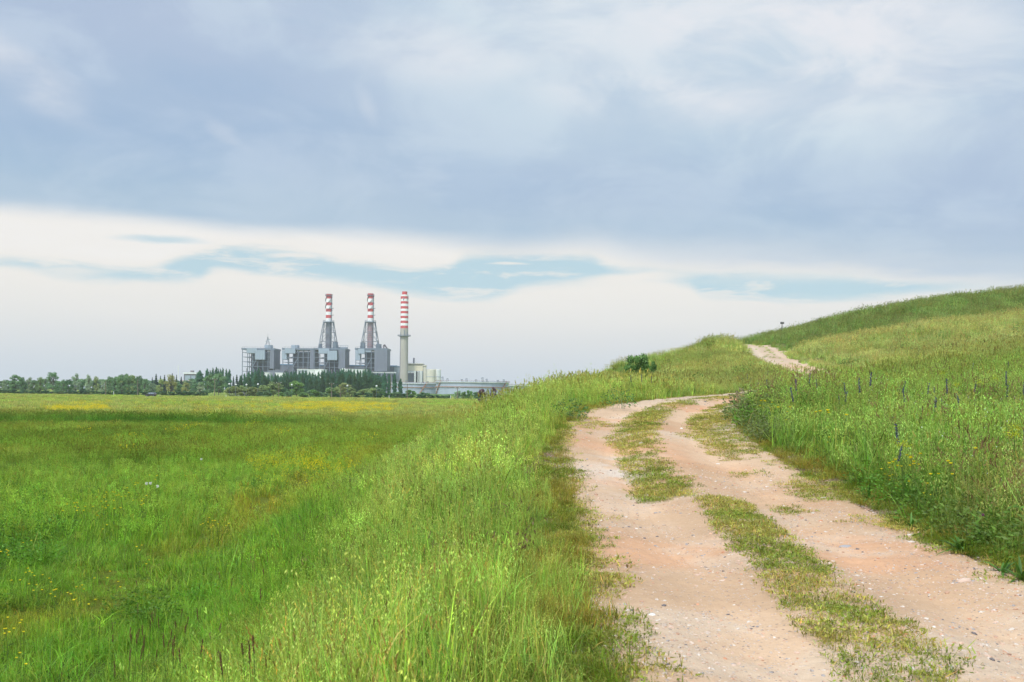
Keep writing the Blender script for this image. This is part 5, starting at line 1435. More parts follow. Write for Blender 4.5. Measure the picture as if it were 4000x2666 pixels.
for i, (u, vt) in enumerate(tops):
    r_ = pregion(u)
    place_tree('poplar', 'poplar_tree', u, vt, rng.uniform(17, 22), 570 + (i % 4) * 14, POPL, 'dark green columnar poplar in the dense front row before ' + r_, 'tree', 'front-row poplars before ' + r_)
    if i % 2 == 0: place_tree('poplar', 'poplar_tree', u + rng.uniform(-6, 6), vt + rng.uniform(14, 22), rng.uniform(20, 26), 548 + rng.uniform(0, 10), (.06, .13, .05), 'shorter green poplar at the foot of the row before ' + r_, 'tree', 'shorter poplars before ' + r_)
for u, vt, w_, lab in ((1502, 1456, 15, 'tall poplar at the right end of the dense row'), (1520, 1459, 12, 'narrow free-standing poplar, left one of the three by the tanks'), (1542, 1459, 15, 'free-standing poplar with a gap in its crown, middle one of the three by the tanks'),
                       (1565, 1479, 15, 'shortest free-standing poplar, in front of the left storage tank')):
    place_tree('poplar', 'poplar_tree', u, vt, w_ * 1.3, 520, POPL, lab, 'tree', None)
SHR = [(900, 1508, 42, OLIV), (925, 1507, 46, YELG), (950, 1506, 44, OLIV), (975, 1510, 40, OLIV), (1002, 1512, 40, YELG), (1028, 1504, 44, OLIV), (1068, 1491, 74, OLIV), (1041, 1522, 36, MIDG), (1020, 1528, 34, DKG),
       (1112, 1514, 36, DKG), (1098, 1532, 36, BRT), (1159, 1487, 58, BRT), (1128, 1526, 40, MIDG), (1190, 1530, 44, BRT), (1210, 1526, 34, MIDG), (1228, 1521, 44, BRT), (1262, 1532, 44, MIDG), (1246, 1536, 30, DKG), (1290, 1512, 44, OLIV),
       (1322, 1508, 40, OLIV), (1347, 1495, 54, YELG), (1372, 1512, 40, OLIV), (1398, 1534, 32, DKG), (1425, 1517, 58, OLIV), (1455, 1514, 46, OLIV), (1476, 1511, 50, MIDG), (1440, 1532, 34, DKG), (1505, 1534, 40, DKG), (1524, 1536, 32, BRT),
       (1545, 1531, 44, MIDG), (1576, 1537, 36, DKG), (1606, 1522, 42, BRT), (1590, 1536, 32, MIDG), (1638, 1540, 34, DKG), (1660, 1532, 42, MIDG), (1686, 1541, 30, DKG), (1707, 1541, 26, MIDG), (1730, 1545, 22, MIDG), (1750, 1544, 28, DKG),
       (1788, 1526, 32, PALEG), (1812, 1529, 24, BRT), (1834, 1524, 28, BRT), (1860, 1530, 30, MIDG), (1308, 1536, 34, DKG), (1484, 1537, 30, DKG)]
cn = {OLIV: 'olive-brown', YELG: 'yellow-green', MIDG: 'mid-green', DKG: 'dark green', BRT: 'bright green', PALEG: 'pale airy'}
where = [(915, 'below the last poplars left of the plant'), (990, 'behind the concrete panel fence'), (1052, 'right of the concrete panel fence'), (1088, 'left of the crossarm pole'), (1125, 'just right of the crossarm pole before the boiler houses'), (1180, 'beside the green dome under the white halls'),
         (1225, 'below the gap before the third boiler house'), (1275, 'at the foot of the third boiler house'), (1312, 'around the pole under the grey-stacked chimney'), (1360, 'right of the shorter bare pole'), (1412, 'left of the rightmost boiler house'), (1465, 'below the rightmost boiler house'),
         (1515, 'at the right end of the poplar row'), (1580, 'below the three free-standing poplars'), (1625, 'in front of the left storage tank'), (1700, 'where the left and middle storage tanks meet'), (1770, 'before the left part of the middle storage tank'), (1900, 'before the right part of the middle storage tank')]
seen = {}
def lab_of(size, c_, wh):
    l = '%s %s shrub %s' % (size, c_, wh); seen[l] = seen.get(l, 0) + 1
    return l if seen[l] == 1 else ('right-hand ' if seen[l] == 2 else 'rightmost ') + l
for i, (u, vt, w_, c_) in enumerate(SHR):
    wh = next(t for lim, t in where if u <= lim)
    size = 'tall' if vt < 1500 else 'low' if vt > 1528 else 'medium'
    D = 425 + (0 if vt > 1520 else 28) + (i % 3) * 4
    place_tree('shrub' if vt > 1500 else 'round', 'shrub' if vt > 1500 else 'domed_tree', u, vt, w_ * 1.1, D, c_, lab_of(size, cn[c_], wh), 'shrub' if vt > 1500 else 'tree', None)
for i in range(31):
    u = -8 + i * 27 + rng.uniform(-5, 5)
    side = 'under the left tree line' if u < 400 else 'between the nearest pole and the car' if u < 560 else 'behind and right of the black car'
    place_tree('shrub', 'hedge_shrub', u, 1524 + .009 * u + rng.uniform(-4, 4) if u < 560 else 1528 + rng.uniform(-3, 4), 36, 455 if u < 500 else 432, DKG, 'low dark hedge shrub ' + side, 'shrub', 'dark hedge shrubs ' + side)
# small tree on the far side of the embankment
M_TREE2 = None
place_tree('round', 'small_tree', 2488, 1376, 104, 70, (.13, .25, .06), 'lone leafy green tree top showing over the shoulder of the hill', 'tree', None)
place_tree('shrub', 'shrub', 2556, 1408, 40, 72, (.13, .25, .06), 'small green shrub at the right foot of the lone tree on the shoulder', 'shrub', None)
place_tree('shrub', 'shrub', 2436, 1420, 40, 68, (.13, .25, .06), 'small green shrub at the left foot of the lone tree on the shoulder', 'shrub', None)
place_tree('shrub', 'shrub', 1880, 1516, 34, 300, (.17, .10, .12), 'purple-leaved shrub behind the brow of the slope', 'shrub', None)
place_tree('shrub', 'shrub', 1902, 1514, 26, 298, (.34, .36, .24), 'pale blossoming shrub between the two purple ones behind the brow', 'shrub', None)
place_tree('shrub', 'shrub', 1928, 1510, 30, 302, (.14, .08, .10), 'darkest purple shrub, right one behind the brow of the slope', 'shrub', None)

# ================================================================== FLOWERS, STONES, SMALL PLANTS
def leafobj(name, parts, parent, m, color=(1, 1, 1)):
    V, Fq, C = merge(parts)
    o = bpy.data.objects.new(name, np_mesh(name, V, Fq, [m], C)); COL.objects.link(o); o.color = (*color, 1)
    if parent: o.parent = parent
    return o
def copy_tree(o, parent=None):
    c = o.copy(); COL.objects.link(c); c.parent = parent
    for ch in list(o.children): copy_tree(ch, c)
    return c
def stem_mesh(h, r=.0022, bend=.06, leaves=4, col=(.12, .20, .03)):
    mb = MB(); pts_ = [(bend * (t / 6) ** 2, 0, h * t / 6) for t in range(7)]
    for p, q in zip(pts_, pts_[1:]): mb.bar(p, q, r, r * .9, n=5, cap=False)
    V = np.array(mb.v); Fq = np.array(mb.f); C = np.tile(np.array(col), (len(V), 1))
    out = [(V, Fq, C)]
    if leaves:
        n = leaves; z = rng.uniform(.1, .7, n) * h; a = rng.uniform(0, 2 * PI, n)
        cen = np.stack([bend * (z / h) ** 2, 0 * z, z], 1); d = np.stack([np.cos(a), np.sin(a), rng.uniform(.3, .9, n)], 1)
        out.append(lozenges(cen, d, .06, .012, col, .2))
    return out
def buttercup_proto(h):
    root = empty('buttercup', (0, 0, 0), '', '')
    leafobj('stem', stem_mesh(h), root, M_PETAL)
    n = 5; a = np.arange(n) * 2 * PI / n; cen = np.tile(np.array([[.06, 0, h]]), (n, 1))
    d = np.stack([np.cos(a), np.sin(a), np.full(n, .85)], 1)
    d /= np.linalg.norm(d, axis=1)[:, None]; t = np.stack([-np.sin(a), np.cos(a), 0 * a], 1)
    L, W_ = .019, .011
    V = np.stack([cen, cen + d * L * .5 - t * W_, cen + d * L - t * W_ * .8, cen + d * L * 1.08, cen + d * L - t * -W_ * .8, cen + d * L * .5 + t * W_], 1).reshape(-1, 3)
    b0 = np.arange(n) * 6; Fq = np.concatenate([np.stack([b0, b0 + 1, b0 + 2, b0 + 3], 1), np.stack([b0, b0 + 3, b0 + 4, b0 + 5], 1)])
    C = np.tile(np.array((.86, .70, .02)), (len(V), 1))
    leafobj('flower', [(V, Fq, C), lozenges(np.array([[.06, 0, h + .001]] * 4), rng.normal(0, .4, (4, 3)) + np.array([0, 0, 1.]), .006, .004, (.6, .4, .02))], root, M_PETAL)
    return root
BP = [buttercup_proto(h) for h in (.40, .50, .60)]
used = set()
def hit_plant(u, v, h, s):
    """ground point off the track under a flower head seen at (u, v); the plant's scale follows"""
    tx, tz = ray(u, v); d = 1.8 * (700 / 1.8) ** (np.arange(1400) / 1399.0)
    g = terr(tx * d, d); z = ZC + tz * d; lat, _, _ = path_coords(tx * d, d)
    ok = (z <= g + h) & ((np.abs(lat) > 2.15) | (d > 150))
    if not ok.any(): return tx * 60, 60.0, float(terr(np.array([tx * 60.]), np.array([60.]))[0]), s
    k = int(np.argmax(ok)); real = float(z[k] - g[k])
    return float(tx * d[k]), float(d[k]), float(g[k]), s * max(.3, min(1.05, real / h))
def head_at(protos_, hs, u, v, label, cat, group, s=1.0, name=None):
    k = int(rng.integers(0, len(protos_))); pr = protos_[k]; h = hs[k] * s
    x, y, g, s = hit_plant(u, v, h, s)
    o = pr if id(pr) not in used else copy_tree(pr)
    used.add(id(pr))
    o.location = (x, y, g); ln = .11 if protos_ is globals().get('SP') else .05; o.rotation_euler = (rng.normal(0, ln), rng.normal(0, ln), rng.uniform(0, 2 * PI)); o.scale = (s, s, s)
    tag(o, label, cat, group)
    return o
HB = (.40, .50, .60)
def c7(x, y): return 2800 + x / 1.845, 1350 + y / 1.845
def c2(x, y): return x / 1.961, 2000 + y / 1.961
def cl(x, y): return x / 1.681, 1500 + y / 1.681
RB = [(1220, 880), (1235, 893), (1268, 870), (1283, 842), (1313, 830), (1347, 868), (1358, 815), (1370, 795), (1405, 842), (1407, 808), (1438, 862), (1445, 817), (1452, 853), (1464, 785), (1248, 928), (1273, 945), (1300, 935), (1233, 972), (1215, 985),
      (1367, 980), (1548, 937), (1560, 930), (1345, 875), (1290, 850)]
for q in RB: head_at(BP, HB, *c7(*q), 'yellow buttercup in the bright patch on the bank halfway down the right side', 'flower', 'buttercups in the patch on the right bank', 1.25)
for q in ((1555, 1075), (1558, 1000), (1498, 1078), (1455, 1095), (1377, 1117), (1405, 1162), (1412, 1140), (1500, 1070)):
    head_at(BP, HB, *c7(*q), 'yellow buttercup low on the right bank, above the broad-leaved plant', 'flower', 'buttercups low on the right bank', 1.2)
for q in ((320, 402), (345, 400), (325, 440), (350, 410), (375, 405), (475, 450), (515, 480), (500, 445), (705, 480), (765, 475), (740, 470), (850, 490), (870, 495), (805, 665), (800, 700), (515, 540)):
    head_at(BP, HB, *c7(*q), 'yellow buttercup on the far corner of the right bank where the track bends', 'flower', 'buttercups where the track bends', 1.7)
for q in ((1662, 848), (1690, 842), (1843, 748), (1740, 935)): head_at(BP, HB, *c7(*q), 'yellow buttercup standing apart on the upper right bank', 'flower', 'scattered buttercups on the upper right bank', 1.25)
for q in ((150, 243), (193, 222), (5, 300), (20, 300), (35, 298), (48, 302), (30, 323), (64, 340), (10, 305), (22, 312)): head_at(BP, HB, *c2(*q), 'yellow buttercup beside the dark leafy patch at the left edge', 'flower', 'buttercups by the dark leafy patch', 1.1)
for q in ((790, 100), (817, 128)): head_at(BP, HB, *c2(*q), 'yellow buttercup alone in the short grass of the lower field', 'flower', 'pair of buttercups in the lower field', 1.1)
for q in ((1060, 263), (1090, 288), (1165, 377), (1118, 400), (1075, 270)): head_at(BP, HB, *c2(*q), 'yellow buttercup in the lush grass below the worn wheel track', 'flower', 'buttercups below the wheel track', 1.1)
for q in ((1605, 45), (1590, 72), (1592, 85), (1537, 90), (1550, 105), (1640, 105), (1663, 72), (1680, 70), (1692, 110), (1612, 118), (1775, 95), (1655, 95)): head_at(BP, HB, *c2(*q), 'yellow buttercup in the small group at the edge of the slope', 'flower', 'buttercups at the slope edge', 1.2)
for q in ((203, 465), (227, 440), (255, 450), (258, 490), (270, 472), (280, 487), (185, 515), (115, 520), (217, 553), (345, 518), (343, 545), (307, 566), (297, 605), (307, 600), (430, 595), (425, 603), (453, 603), (437, 628), (500, 630), (390, 650), (545, 675),
          (538, 672), (553, 676), (610, 580), (625, 570), (670, 598), (590, 630), (845, 508), (866, 460), (920, 543), (865, 573), (714, 518), (710, 677), (712, 697)):
    head_at(BP, HB, *c2(*q), 'yellow buttercup in the loose scatter at the lower left', 'flower', 'buttercups scattered at the lower left', 1.0)
for q in ((15, 862), (22, 868), (60, 900), (68, 905), (50, 895), (38, 915), (170, 845), (195, 832), (25, 1072), (118, 1098), (172, 1125), (150, 1155), (58, 930), (180, 918), (35, 815)): head_at(BP, HB, *c2(*q), 'yellow buttercup near the bottom left corner', 'flower', 'buttercups near the bottom left corner', 1.0)
for q in ((670, 745), (690, 748), (710, 712), (725, 770), (745, 772), (733, 802), (690, 812), (700, 818), (790, 735), (800, 735), (815, 745), (770, 815), (757, 818), (780, 715), (695, 775), (740, 715), (460, 815), (480, 788), (515, 785), (537, 783), (590, 808), (612, 812), (585, 835),
          (597, 870), (475, 835), (510, 810), (450, 835), (862, 718), (875, 770), (890, 772), (925, 792), (940, 800), (895, 655), (870, 655), (905, 660), (990, 602), (1010, 608), (1030, 605), (1035, 628), (955, 740), (1240, 605), (1285, 602), (1260, 615), (800, 685), (860, 740), (920, 760)):
    head_at(BP, HB, *cl(*q), 'small yellow buttercup in the tall meadow around the white flowers', 'flower', 'buttercups around the white flowers', 1.5)

# sage spikes
def sage_proto(h, n_whorl, rs):
    rg = np.random.default_rng(rs)
    root = empty('sage_flower', (0, 0, 0), '', '')
    leafobj('stem', stem_mesh(h, .003, .05, 3, (.07, .11, .04)), root, M_PETAL)
    cen, d = [], []
    for i in range(n_whorl):
        z = h * (.70 + .30 * i / n_whorl); k = 6 if i < n_whorl * .7 else 4
        a = rg.uniform(0, 2 * PI, k); cen.append(np.stack([np.full(k, .05 * (z / h) ** 2), 0 * a, np.full(k, z)], 1)); d.append(np.stack([np.cos(a), np.sin(a), rg.uniform(-.2, .8, k)], 1))
    leafobj('flower_spike', [lozenges(np.concatenate(cen), np.concatenate(d), .030, .017, (.085, .055, .24), .45, rg), lozenges(np.concatenate(cen) + np.array([0, 0, .008]), np.concatenate(d) * np.array([1, 1, .3]), .012, .008, (.10, .045, .09), .3, rg)], root, M_PETAL)
    return root
SP = [sage_proto(1.15, 13, 1), sage_proto(1.0, 9, 2), sage_proto(1.3, 16, 3)]; HS = (1.15, 1.0, 1.3)
for q, lab in (((1660, 235), 'tallest thick violet sage spike on the right bank'), ((1675, 340), 'dense dark violet sage spike just below the tallest one'), ((1550, 365), 'violet sage spike left of the tallest one'), ((1565, 300), 'thin violet sage spike left of the tallest one'),
               ((2080, 180), 'long violet sage spike close to the right edge'), ((2105, 108), 'violet sage spike highest near the right edge'), ((2100, 280), 'dark violet sage spike low near the right edge'), ((1815, 248), 'violet sage spike right of the tallest one'),
               ((1840, 118), 'violet sage spike above the yellow spurge'), ((1850, 378), 'short violet sage spike right of the dense dark one'), ((1390, 308), 'violet sage spike in the middle of the bank'), ((1250, 245), 'slim violet sage spike above the middle of the bank'),
               ((1305, 248), 'slim violet sage spike right of its twin above mid bank'), ((1095, 182), 'violet sage spike near the top of the bank middle'), ((1045, 230), 'thin violet sage spike left of the top middle one'), ((945, 265), 'violet sage spike left of mid bank'),
               ((890, 315), 'long dark sage spike on the left part of the bank'), ((905, 350), 'second dark sage spike beside the long one'), ((740, 240), 'grey-violet sage spike behind the bend corner'), ((660, 195), 'grey-violet sage spike further left behind the bend corner'),
               ((570, 232), 'tall violet sage spike over the bend corner'), ((585, 290), 'short violet sage spike under the tall one at the bend corner'), ((460, 112), 'violet sage spike standing against the upper track'), ((467, 185), 'violet sage spike just under the one against the upper track'),
               ((385, 240), 'violet sage spike between the corner and the upper track'), ((362, 180), 'pale violet sage spike left of the one against the upper track'), ((245, 233), 'thick dark sage spike at the tip of the bank'), ((215, 203), 'leftmost sage spike at the tip of the bank'),
               ((1355, 555), 'lone violet sage spike low in mid bank'), ((1245, 688), 'sparse blue-violet sage spike lowest in mid bank'), ((2165, 598), 'violet sage spike low at the right edge'), ((1630, 365), 'thin violet sage spike beside the dense dark one'),
               ((2200, 262), 'violet sage spike cut by the right edge'), ((1490, 265), 'faint violet sage spike between mid bank and the tallest one'), ((1780, 330), 'faint violet sage spike right of the dense dark one')):
    head_at(SP, HS, *c7(*q), lab, 'flower', 'violet sage spikes on the right bank', rng.uniform(.62, .80))
for q, lab in (((2478, 1463), 'small violet sage spike under the lone tree, left one'), ((2512, 1462), 'small violet sage spike under the lone tree, middle one'), ((2545, 1466), 'small violet sage spike under the lone tree, right one')):
    head_at(SP, HS, *q, lab, 'flower', 'violet sage under the lone tree', .8)
# yellow-green spurge heads
def spurge_proto(h, rs):
    rg = np.random.default_rng(rs); root = empty('spurge_plant', (0, 0, 0), '', '')
    parts = []
    for i in range(6):
        s = stem_mesh(h * rg.uniform(.8, 1), .0025, rg.uniform(.02, .10), 6, (.10, .18, .03)); a = rg.uniform(0, 2 * PI)
        for V, Fq, C in s: parts.append((V @ np.array([[math.cos(a), math.sin(a), 0], [-math.sin(a), math.cos(a), 0], [0, 0, 1]]), Fq, C))
    leafobj('stem', parts, root, M_PETAL)
    n = 60; p = rg.normal(0, 1, (n, 3)) * np.array([.05, .05, .03]) + np.array([0, 0, h]); d = rg.normal(0, 1, (n, 3)); d[:, 2] = np.abs(d[:, 2])
    leafobj('flower_head', [lozenges(p, d, .022, .016, (.50, .52, .03), .2, rg)], root, M_PETAL)
    return root
GP = [spurge_proto(.9, 5)]
for q, lab in (((1740, 280), 'yellow-green spurge head right of the tallest sage spike'), ((1900, 265), 'slim yellow-green spurge head between two sage spikes'), ((2005, 235), 'largest yellow-green spurge head, upper right'), ((2150, 590), 'yellow-green spurge head at the right edge, upper of two'),
               ((2180, 640), 'yellow-green spurge head at the right edge, lower of two'), ((1350, 715), 'small spurge head above the buttercup patch'), ((1610, 200), 'tiny spurge head high on the bank')):
    head_at(GP, (.9,), *c7(*q), lab, 'flower', 'yellow-green spurge on the right bank', .9)
# clover, white flowers
def puff_proto(name, h, rad, col, rs, n=50):
    rg = np.random.default_rng(rs); root = empty(name, (0, 0, 0), '', '')
    leafobj('stem', stem_mesh(h, .002, .03, 3), root, M_PETAL)
    d = rg.normal(0, 1, (n, 3)); d /= np.linalg.norm(d, axis=1)[:, None]
    leafobj('flower_head', [lozenges(np.tile([[.03, 0, h]], (n, 1)) + d * rad * .3, d, rad * .9, rad * .45, col, .15, rg)], root, M_PETAL)
    return root
CV = [puff_proto('clover_flower', .40, .02, (.36, .09, .26), 3)]
for q, lab, s in (((1903, 1222), 'round pink clover head above the broad-leaved plant', 1.2), ((1770, 1282), 'small dull pink clover left of the round pink one', .7), ((2000, 415), 'pink clover high on the bank near the right edge', 1.3), ((2150, 382), 'faint pink clover right of the sage near the right edge', 1.0), ((1930, 450), 'faint pink clover below the spurge', .9)):
    head_at(CV, (.40,), *c7(*q), lab, 'flower', None, s)
WF = [puff_proto('white_flower', .60, .024, (.88, .87, .78), 9, 40)]
for q, lab in (((958, 655), 'largest white flower in the meadow, left of three'), ((992, 655), 'white flower in the meadow, middle of three'), ((1030, 668), 'white flower in the meadow, right of three'), ((1312, 495), 'single white flower farther back in the meadow')):
    head_at(WF, (.60,), *cl(*q), lab, 'flower', None, 1.5 if q[0] < 1100 else 1.6)
# brown flower spikes of grass at the lower left
def spike_proto(h, L, rs, col=(.22, .095, .06)):
    rg = np.random.default_rng(rs); root = empty('seed_spike', (0, 0, 0), '', '')
    leafobj('stem', stem_mesh(h, .0022, .04, 2), root, M_PETAL)
    n = 60; t = rg.uniform(0, 1, n); p = np.stack([.04 * (1 - (1 - t) * L / h) ** 2, 0 * t, h - L * (1 - t)], 1); p[:, :2] += rg.normal(0, .0022, (n, 2))
    d = np.stack([rg.normal(0, .22, n), rg.normal(0, .22, n), np.ones(n)], 1)
    leafobj('seed_head', [lozenges(p, d, .016, .004, col, .25, rg)], root, M_PETAL)
    return root
KP = [spike_proto(.78, .10, 1), spike_proto(.70, .075, 2), spike_proto(.85, .12, 3)]; HK = (.78, .70, .85)
for q in ((1098, 530), (1060, 710), (1340, 725), (1155, 750), (1190, 765), (1220, 830), (1375, 838), (765, 835), (888, 835), (975, 900), (1040, 930), (850, 955), (1575, 745), (1420, 875), (1325, 960), (960, 1060), (1065, 975), (1015, 900), (1115, 830), (1090, 955), (1350, 800),
          (1330, 1000), (1495, 985), (1265, 905), (1165, 1035), (905, 1140), (1240, 1000), (1010, 1020), (1310, 930), (1400, 1050), (990, 950), (1120, 880)):
    head_at(KP, HK, *c2(*q), 'tall dark brown grass spike in the cluster at the lower left', 'grass spike', 'brown grass spikes at the lower left', 1.0)
for q in ((1970, 960), (1905, 1000), (1955, 990), (1815, 1060), (1700, 470), (1735, 510), (1980, 600), (2055, 440)): head_at(KP, HK, *c2(*q), 'brown grass spike among the green oats right of the cluster', 'grass spike', 'brown spikes among the oats', 1.0)
RP = [spike_proto(.8, .24, 11, (.30, .13, .075)), spike_proto(.7, .2, 12, (.34, .17, .09))]
for q in ((1925, 300), (1940, 340), (1910, 330), (1840, 230), (1820, 250), (1850, 260), (2195, 80), (2210, 110), (2090, 270), (1800, 240)): head_at(RP, (.8, .7), *c2(*q), 'feathery rust-red grass plume on the slope left of centre', 'grass spike', 'rust-red plumes on the slope', .95)
for q in ((1413, 1782), (1420, 1790), (1407, 1800), (1428, 1800), (1417, 1810), (1433, 1815), (1425, 1775)): head_at(RP, (.8, .7), *q, 'reddish sorrel plume on the brow of the slope beside the field', 'grass spike', 'reddish plumes on the brow', 1.0)
for q in ((1950, 460), (1990, 440), (1850, 530), (1760, 540), (1720, 520), (2090, 510), (2140, 450), (1900, 560), (1830, 590), (2000, 560), (2050, 540), (1700, 600)): head_at(RP, (.8, .7), *c7(*q), 'thin rust-brown dock stalk on the right bank below the sage', 'grass spike', 'rust-brown stalks on the right bank', 1.0)
# broad-leaved rosettes
def rosette(name, n, L, W_, col, rs):
    rg = np.random.default_rng(rs); Vs, Fs, Cs = [], [], []; b = 0
    for i in range(n):
        a = rg.uniform(0, 2 * PI); el = rg.uniform(.5, 1.35); l = L * rg.uniform(.6, 1.1); w_ = W_ * rg.uniform(.7, 1.2); seg = 7
        for k in range(seg + 1):
            t = k / seg; r_ = l * t * math.cos(el) * (1 + .4 * t); z = l * t * math.sin(el) - .55 * l * t * t * (1.35 - el) - .12 * l * t ** 3
            ww = w_ * math.sin(PI * min(1, .08 + t * .92)) ** .8
            for sg, dz_ in ((-1, .25), (0, 0), (1, .25)):
                Vs.append((r_ * math.cos(a) - sg * ww * math.sin(a), r_ * math.sin(a) + sg * ww * math.cos(a), z + dz_ * ww))
        c_ = np.array(col) * (1 + rg.normal(0, .2)); Cs += [tuple(c_)] * ((seg + 1) * 3)
        for k in range(seg):
            for j in range(2): Fs.append((b + k * 3 + j, b + k * 3 + j + 1, b + (k + 1) * 3 + j + 1, b + (k + 1) * 3 + j))
        b += (seg + 1) * 3
    o = bpy.data.objects.new(name, np_mesh(name, Vs, Fs, [M_PETAL], np.clip(Cs, .01, 1), smooth=True)); COL.objects.link(o); return o
for i, (u, v, n, L, lab) in enumerate(((3755, 2155, 34, .30, 'large clump of long broad dark green leaves at the foot of the right bank'), (3840, 2120, 22, .28, 'upper part clump of long upright leaves right of the big broad-leaved clump'),
                                       (3396, 1950, 14, .28, 'smaller clump of long leaves at the track edge, farther up the bank'), (3915, 2235, 18, .22, 'low light green leafy clump near the right edge beside the track'),
                                       (3990, 2260, 20, .26, 'leafy clump cut by the right edge beside the track'), (3560, 2060, 12, .22, 'small strap-leaved clump between the two larger ones'))):
    x, y, g = hit(u, v, .02); o = rosette('leafy_plant', n, L, .014, (.085, .19, .025), 20 + i); o.location = (x, y, g - .01); tag(o, lab, 'plant')
# bushy weeds on the far slope
for (u, v, lab) in ((2850, 1482, 'dark green weed clump low on the slope beyond the bend'), (2700, 1500, 'dark leafy clump in the grass above the bend'), (3240, 1360, 'dark green thistle-like clump on the hill right of the upper track'), (2420, 1560, 'dark green weed patch at the outer edge of the bend'), (2225, 1600, 'dark weed patch left of the bend')):
    x, y, g = hit(u, v, .25)
    k_ = 22; place = bpy.data.objects.new('weed_clump', None); COL.objects.link(place); place.location = (x, y, g); tag(place, lab, 'plant')
    sz = min(.55, .010 * y + .12)
    leafobj('leaves', [(lambda q: (q[0], q[1], q[2]))(broad_leaves(260, sz * 1.2, sz * 1.5, .07, (.09, .19, .04)))], place, M_PETAL)
    leafobj('stems', [blade_set(18, sz * .6, sz * .7, sz * 1.3, .006, .01, .3, .3, c0=(.10, .18, .04))[:3]], place, M_PETAL)

# yellow carpets too many to count
def yel(i):
    rg = np.random.default_rng(70 + i); n = 16; a = rg.uniform(0, 2 * PI, n); r_ = .4 * np.sqrt(rg.uniform(0, 1, n))
    cen = np.stack([r_ * np.cos(a), r_ * np.sin(a), rg.uniform(.38, .62, n)], 1); d = rg.normal(0, 1, (n, 3)); d[:, 2] = .6
    return lozenges(cen, d, .05, .045, (.86, .68, .015), .15, rg)
protos('yellow', yel, 4)
YZ = [([(150, 1590), (250, 1584), (420, 1586), (430, 1600), (330, 1606), (200, 1608)], .9), ([(300, 1570), (430, 1568), (430, 1585), (200, 1588)], .30), ([(1090, 1578), (1250, 1568), (1420, 1572), (1560, 1578), (1520, 1606), (1380, 1612), (1230, 1602), (1120, 1604)], .80),
      ([(740, 1575), (1090, 1570), (1090, 1610), (760, 1620)], .12), ([(520, 1565), (740, 1565), (740, 1600), (520, 1600)], .05), ([(310, 1690), (365, 1692), (370, 1712), (320, 1712)], .6), ([(400, 1710), (540, 1706), (540, 1722), (410, 1724)], .55),
      ([(560, 1698), (680, 1680), (800, 1664), (800, 1676), (690, 1692), (570, 1708)], .6), ([(890, 1648), (1010, 1660), (1010, 1670), (900, 1664)], .7), ([(890, 1680), (940, 1682), (950, 1698), (890, 1692)], .7), ([(0, 1742), (25, 1744), (25, 1760), (0, 1760)], 1),
      ([(1080, 1690), (1130, 1690), (1130, 1702), (1080, 1702)], .5), ([(990, 1612), (1030, 1612), (1030, 1622), (990, 1622)], .9), ([(1560, 1582), (1620, 1588), (1600, 1596), (1560, 1592)], .4), ([(1000, 1750), (1260, 1745), (1290, 1830), (1160, 1840), (1080, 1800), (960, 1830), (940, 1800)], .0)]
def yz(x, y, z, lat, s, u, v):
    p = np.zeros(len(x)); vv = v - .45 * F / y
    for poly, d_ in YZ: p = np.maximum(p, in_poly(u, vv, poly) * d_)
    p = np.maximum(p, .004 * (y > 40))
    n = fbm(x, y, 4, 3, 700)
    return p * sstep(n, .38, .58) * 1.2 * (z < .9)
pts = frustum_pts([(30, 90, 1.2), (90, 230, 1.4)], -.62, .05)
scatter_zone('distant_buttercups', 'yellow', pts, yz, 'carpets of yellow flowers across the far part of the field', 'flowers', .9, 1.5, tint_f=lambda c, x, y, z, lat, u, v: np.ones((len(x), 3)))
def yel2(i):
    rg = np.random.default_rng(90 + i); n = 7; a = rg.uniform(0, 2 * PI, n); r_ = .25 * np.sqrt(rg.uniform(0, 1, n))
    cen = np.stack([r_ * np.cos(a), r_ * np.sin(a), rg.uniform(.30, .55, n)], 1); d = rg.normal(0, 1, (n, 3)); d[:, 2] = .5
    return lozenges(cen, d, .028, .026, (.86, .70, .02), .15, rg)
protos('buttercup', yel2, 4)
YN = [([(1130, 1756), (1250, 1748), (1275, 1790), (1262, 1830), (1180, 1830), (1150, 1800)], 1.0), ([(940, 1792), (1060, 1780), (1130, 1790), (1130, 1828), (1000, 1830)], .8), ([(1250, 1800), (1400, 1790), (1400, 1860), (1240, 1860)], .35), ([(1330, 1730), (1420, 1720), (1420, 1790), (1360, 1760)], .6),
      ([(1000, 1860), (1400, 1800), (1300, 1900), (1050, 1900)], .10)]
def yn(x, y, z, lat, s, u, v):
    p = np.zeros(len(x)); vv = v - .42 * F / y
    for poly, d_ in YN: p = np.maximum(p, in_poly(u, vv, poly) * d_)
    return p * (z < .9)
pts = frustum_pts([(20, 60, 13)], -.4, .0)
scatter_zone('buttercup_patch', 'buttercup', pts, yn, 'dense drifts of tiny yellow buttercups where the field meets the slope', 'flowers', .9, 1.3, tint_f=lambda c, x, y, z, lat, u, v: np.ones((len(x), 3)))
def wht(i):
    rg = np.random.default_rng(190 + i); n = 3; a = rg.uniform(0, 2 * PI, n); r_ = .3 * np.sqrt(rg.uniform(0, 1, n))
    cen = np.stack([r_ * np.cos(a), r_ * np.sin(a), rg.uniform(.35, .6, n)], 1); d = rg.normal(0, 1, (n, 3)); d[:, 2] = .8
    return lozenges(cen, d, .018, .012, (.75, .75, .70), .1, rg)
protos('white_bloom', wht, 3)
pts = frustum_pts([(8, 30, 3.2)], .1, .62)
scatter_zone('white_blossom', 'white_bloom', pts, lambda x, y, z, lat, s, u, v: (lat > 2.7) * sstep(u, 3000, 3700) * sstep(fbm(x, y, 2, 3, 711), .4, .6), 'tiny white blossoms sprinkled through the right-hand bank', 'flowers', .9, 1.3, tint_f=lambda c, x, y, z, lat, u, v: np.ones((len(x), 3)))

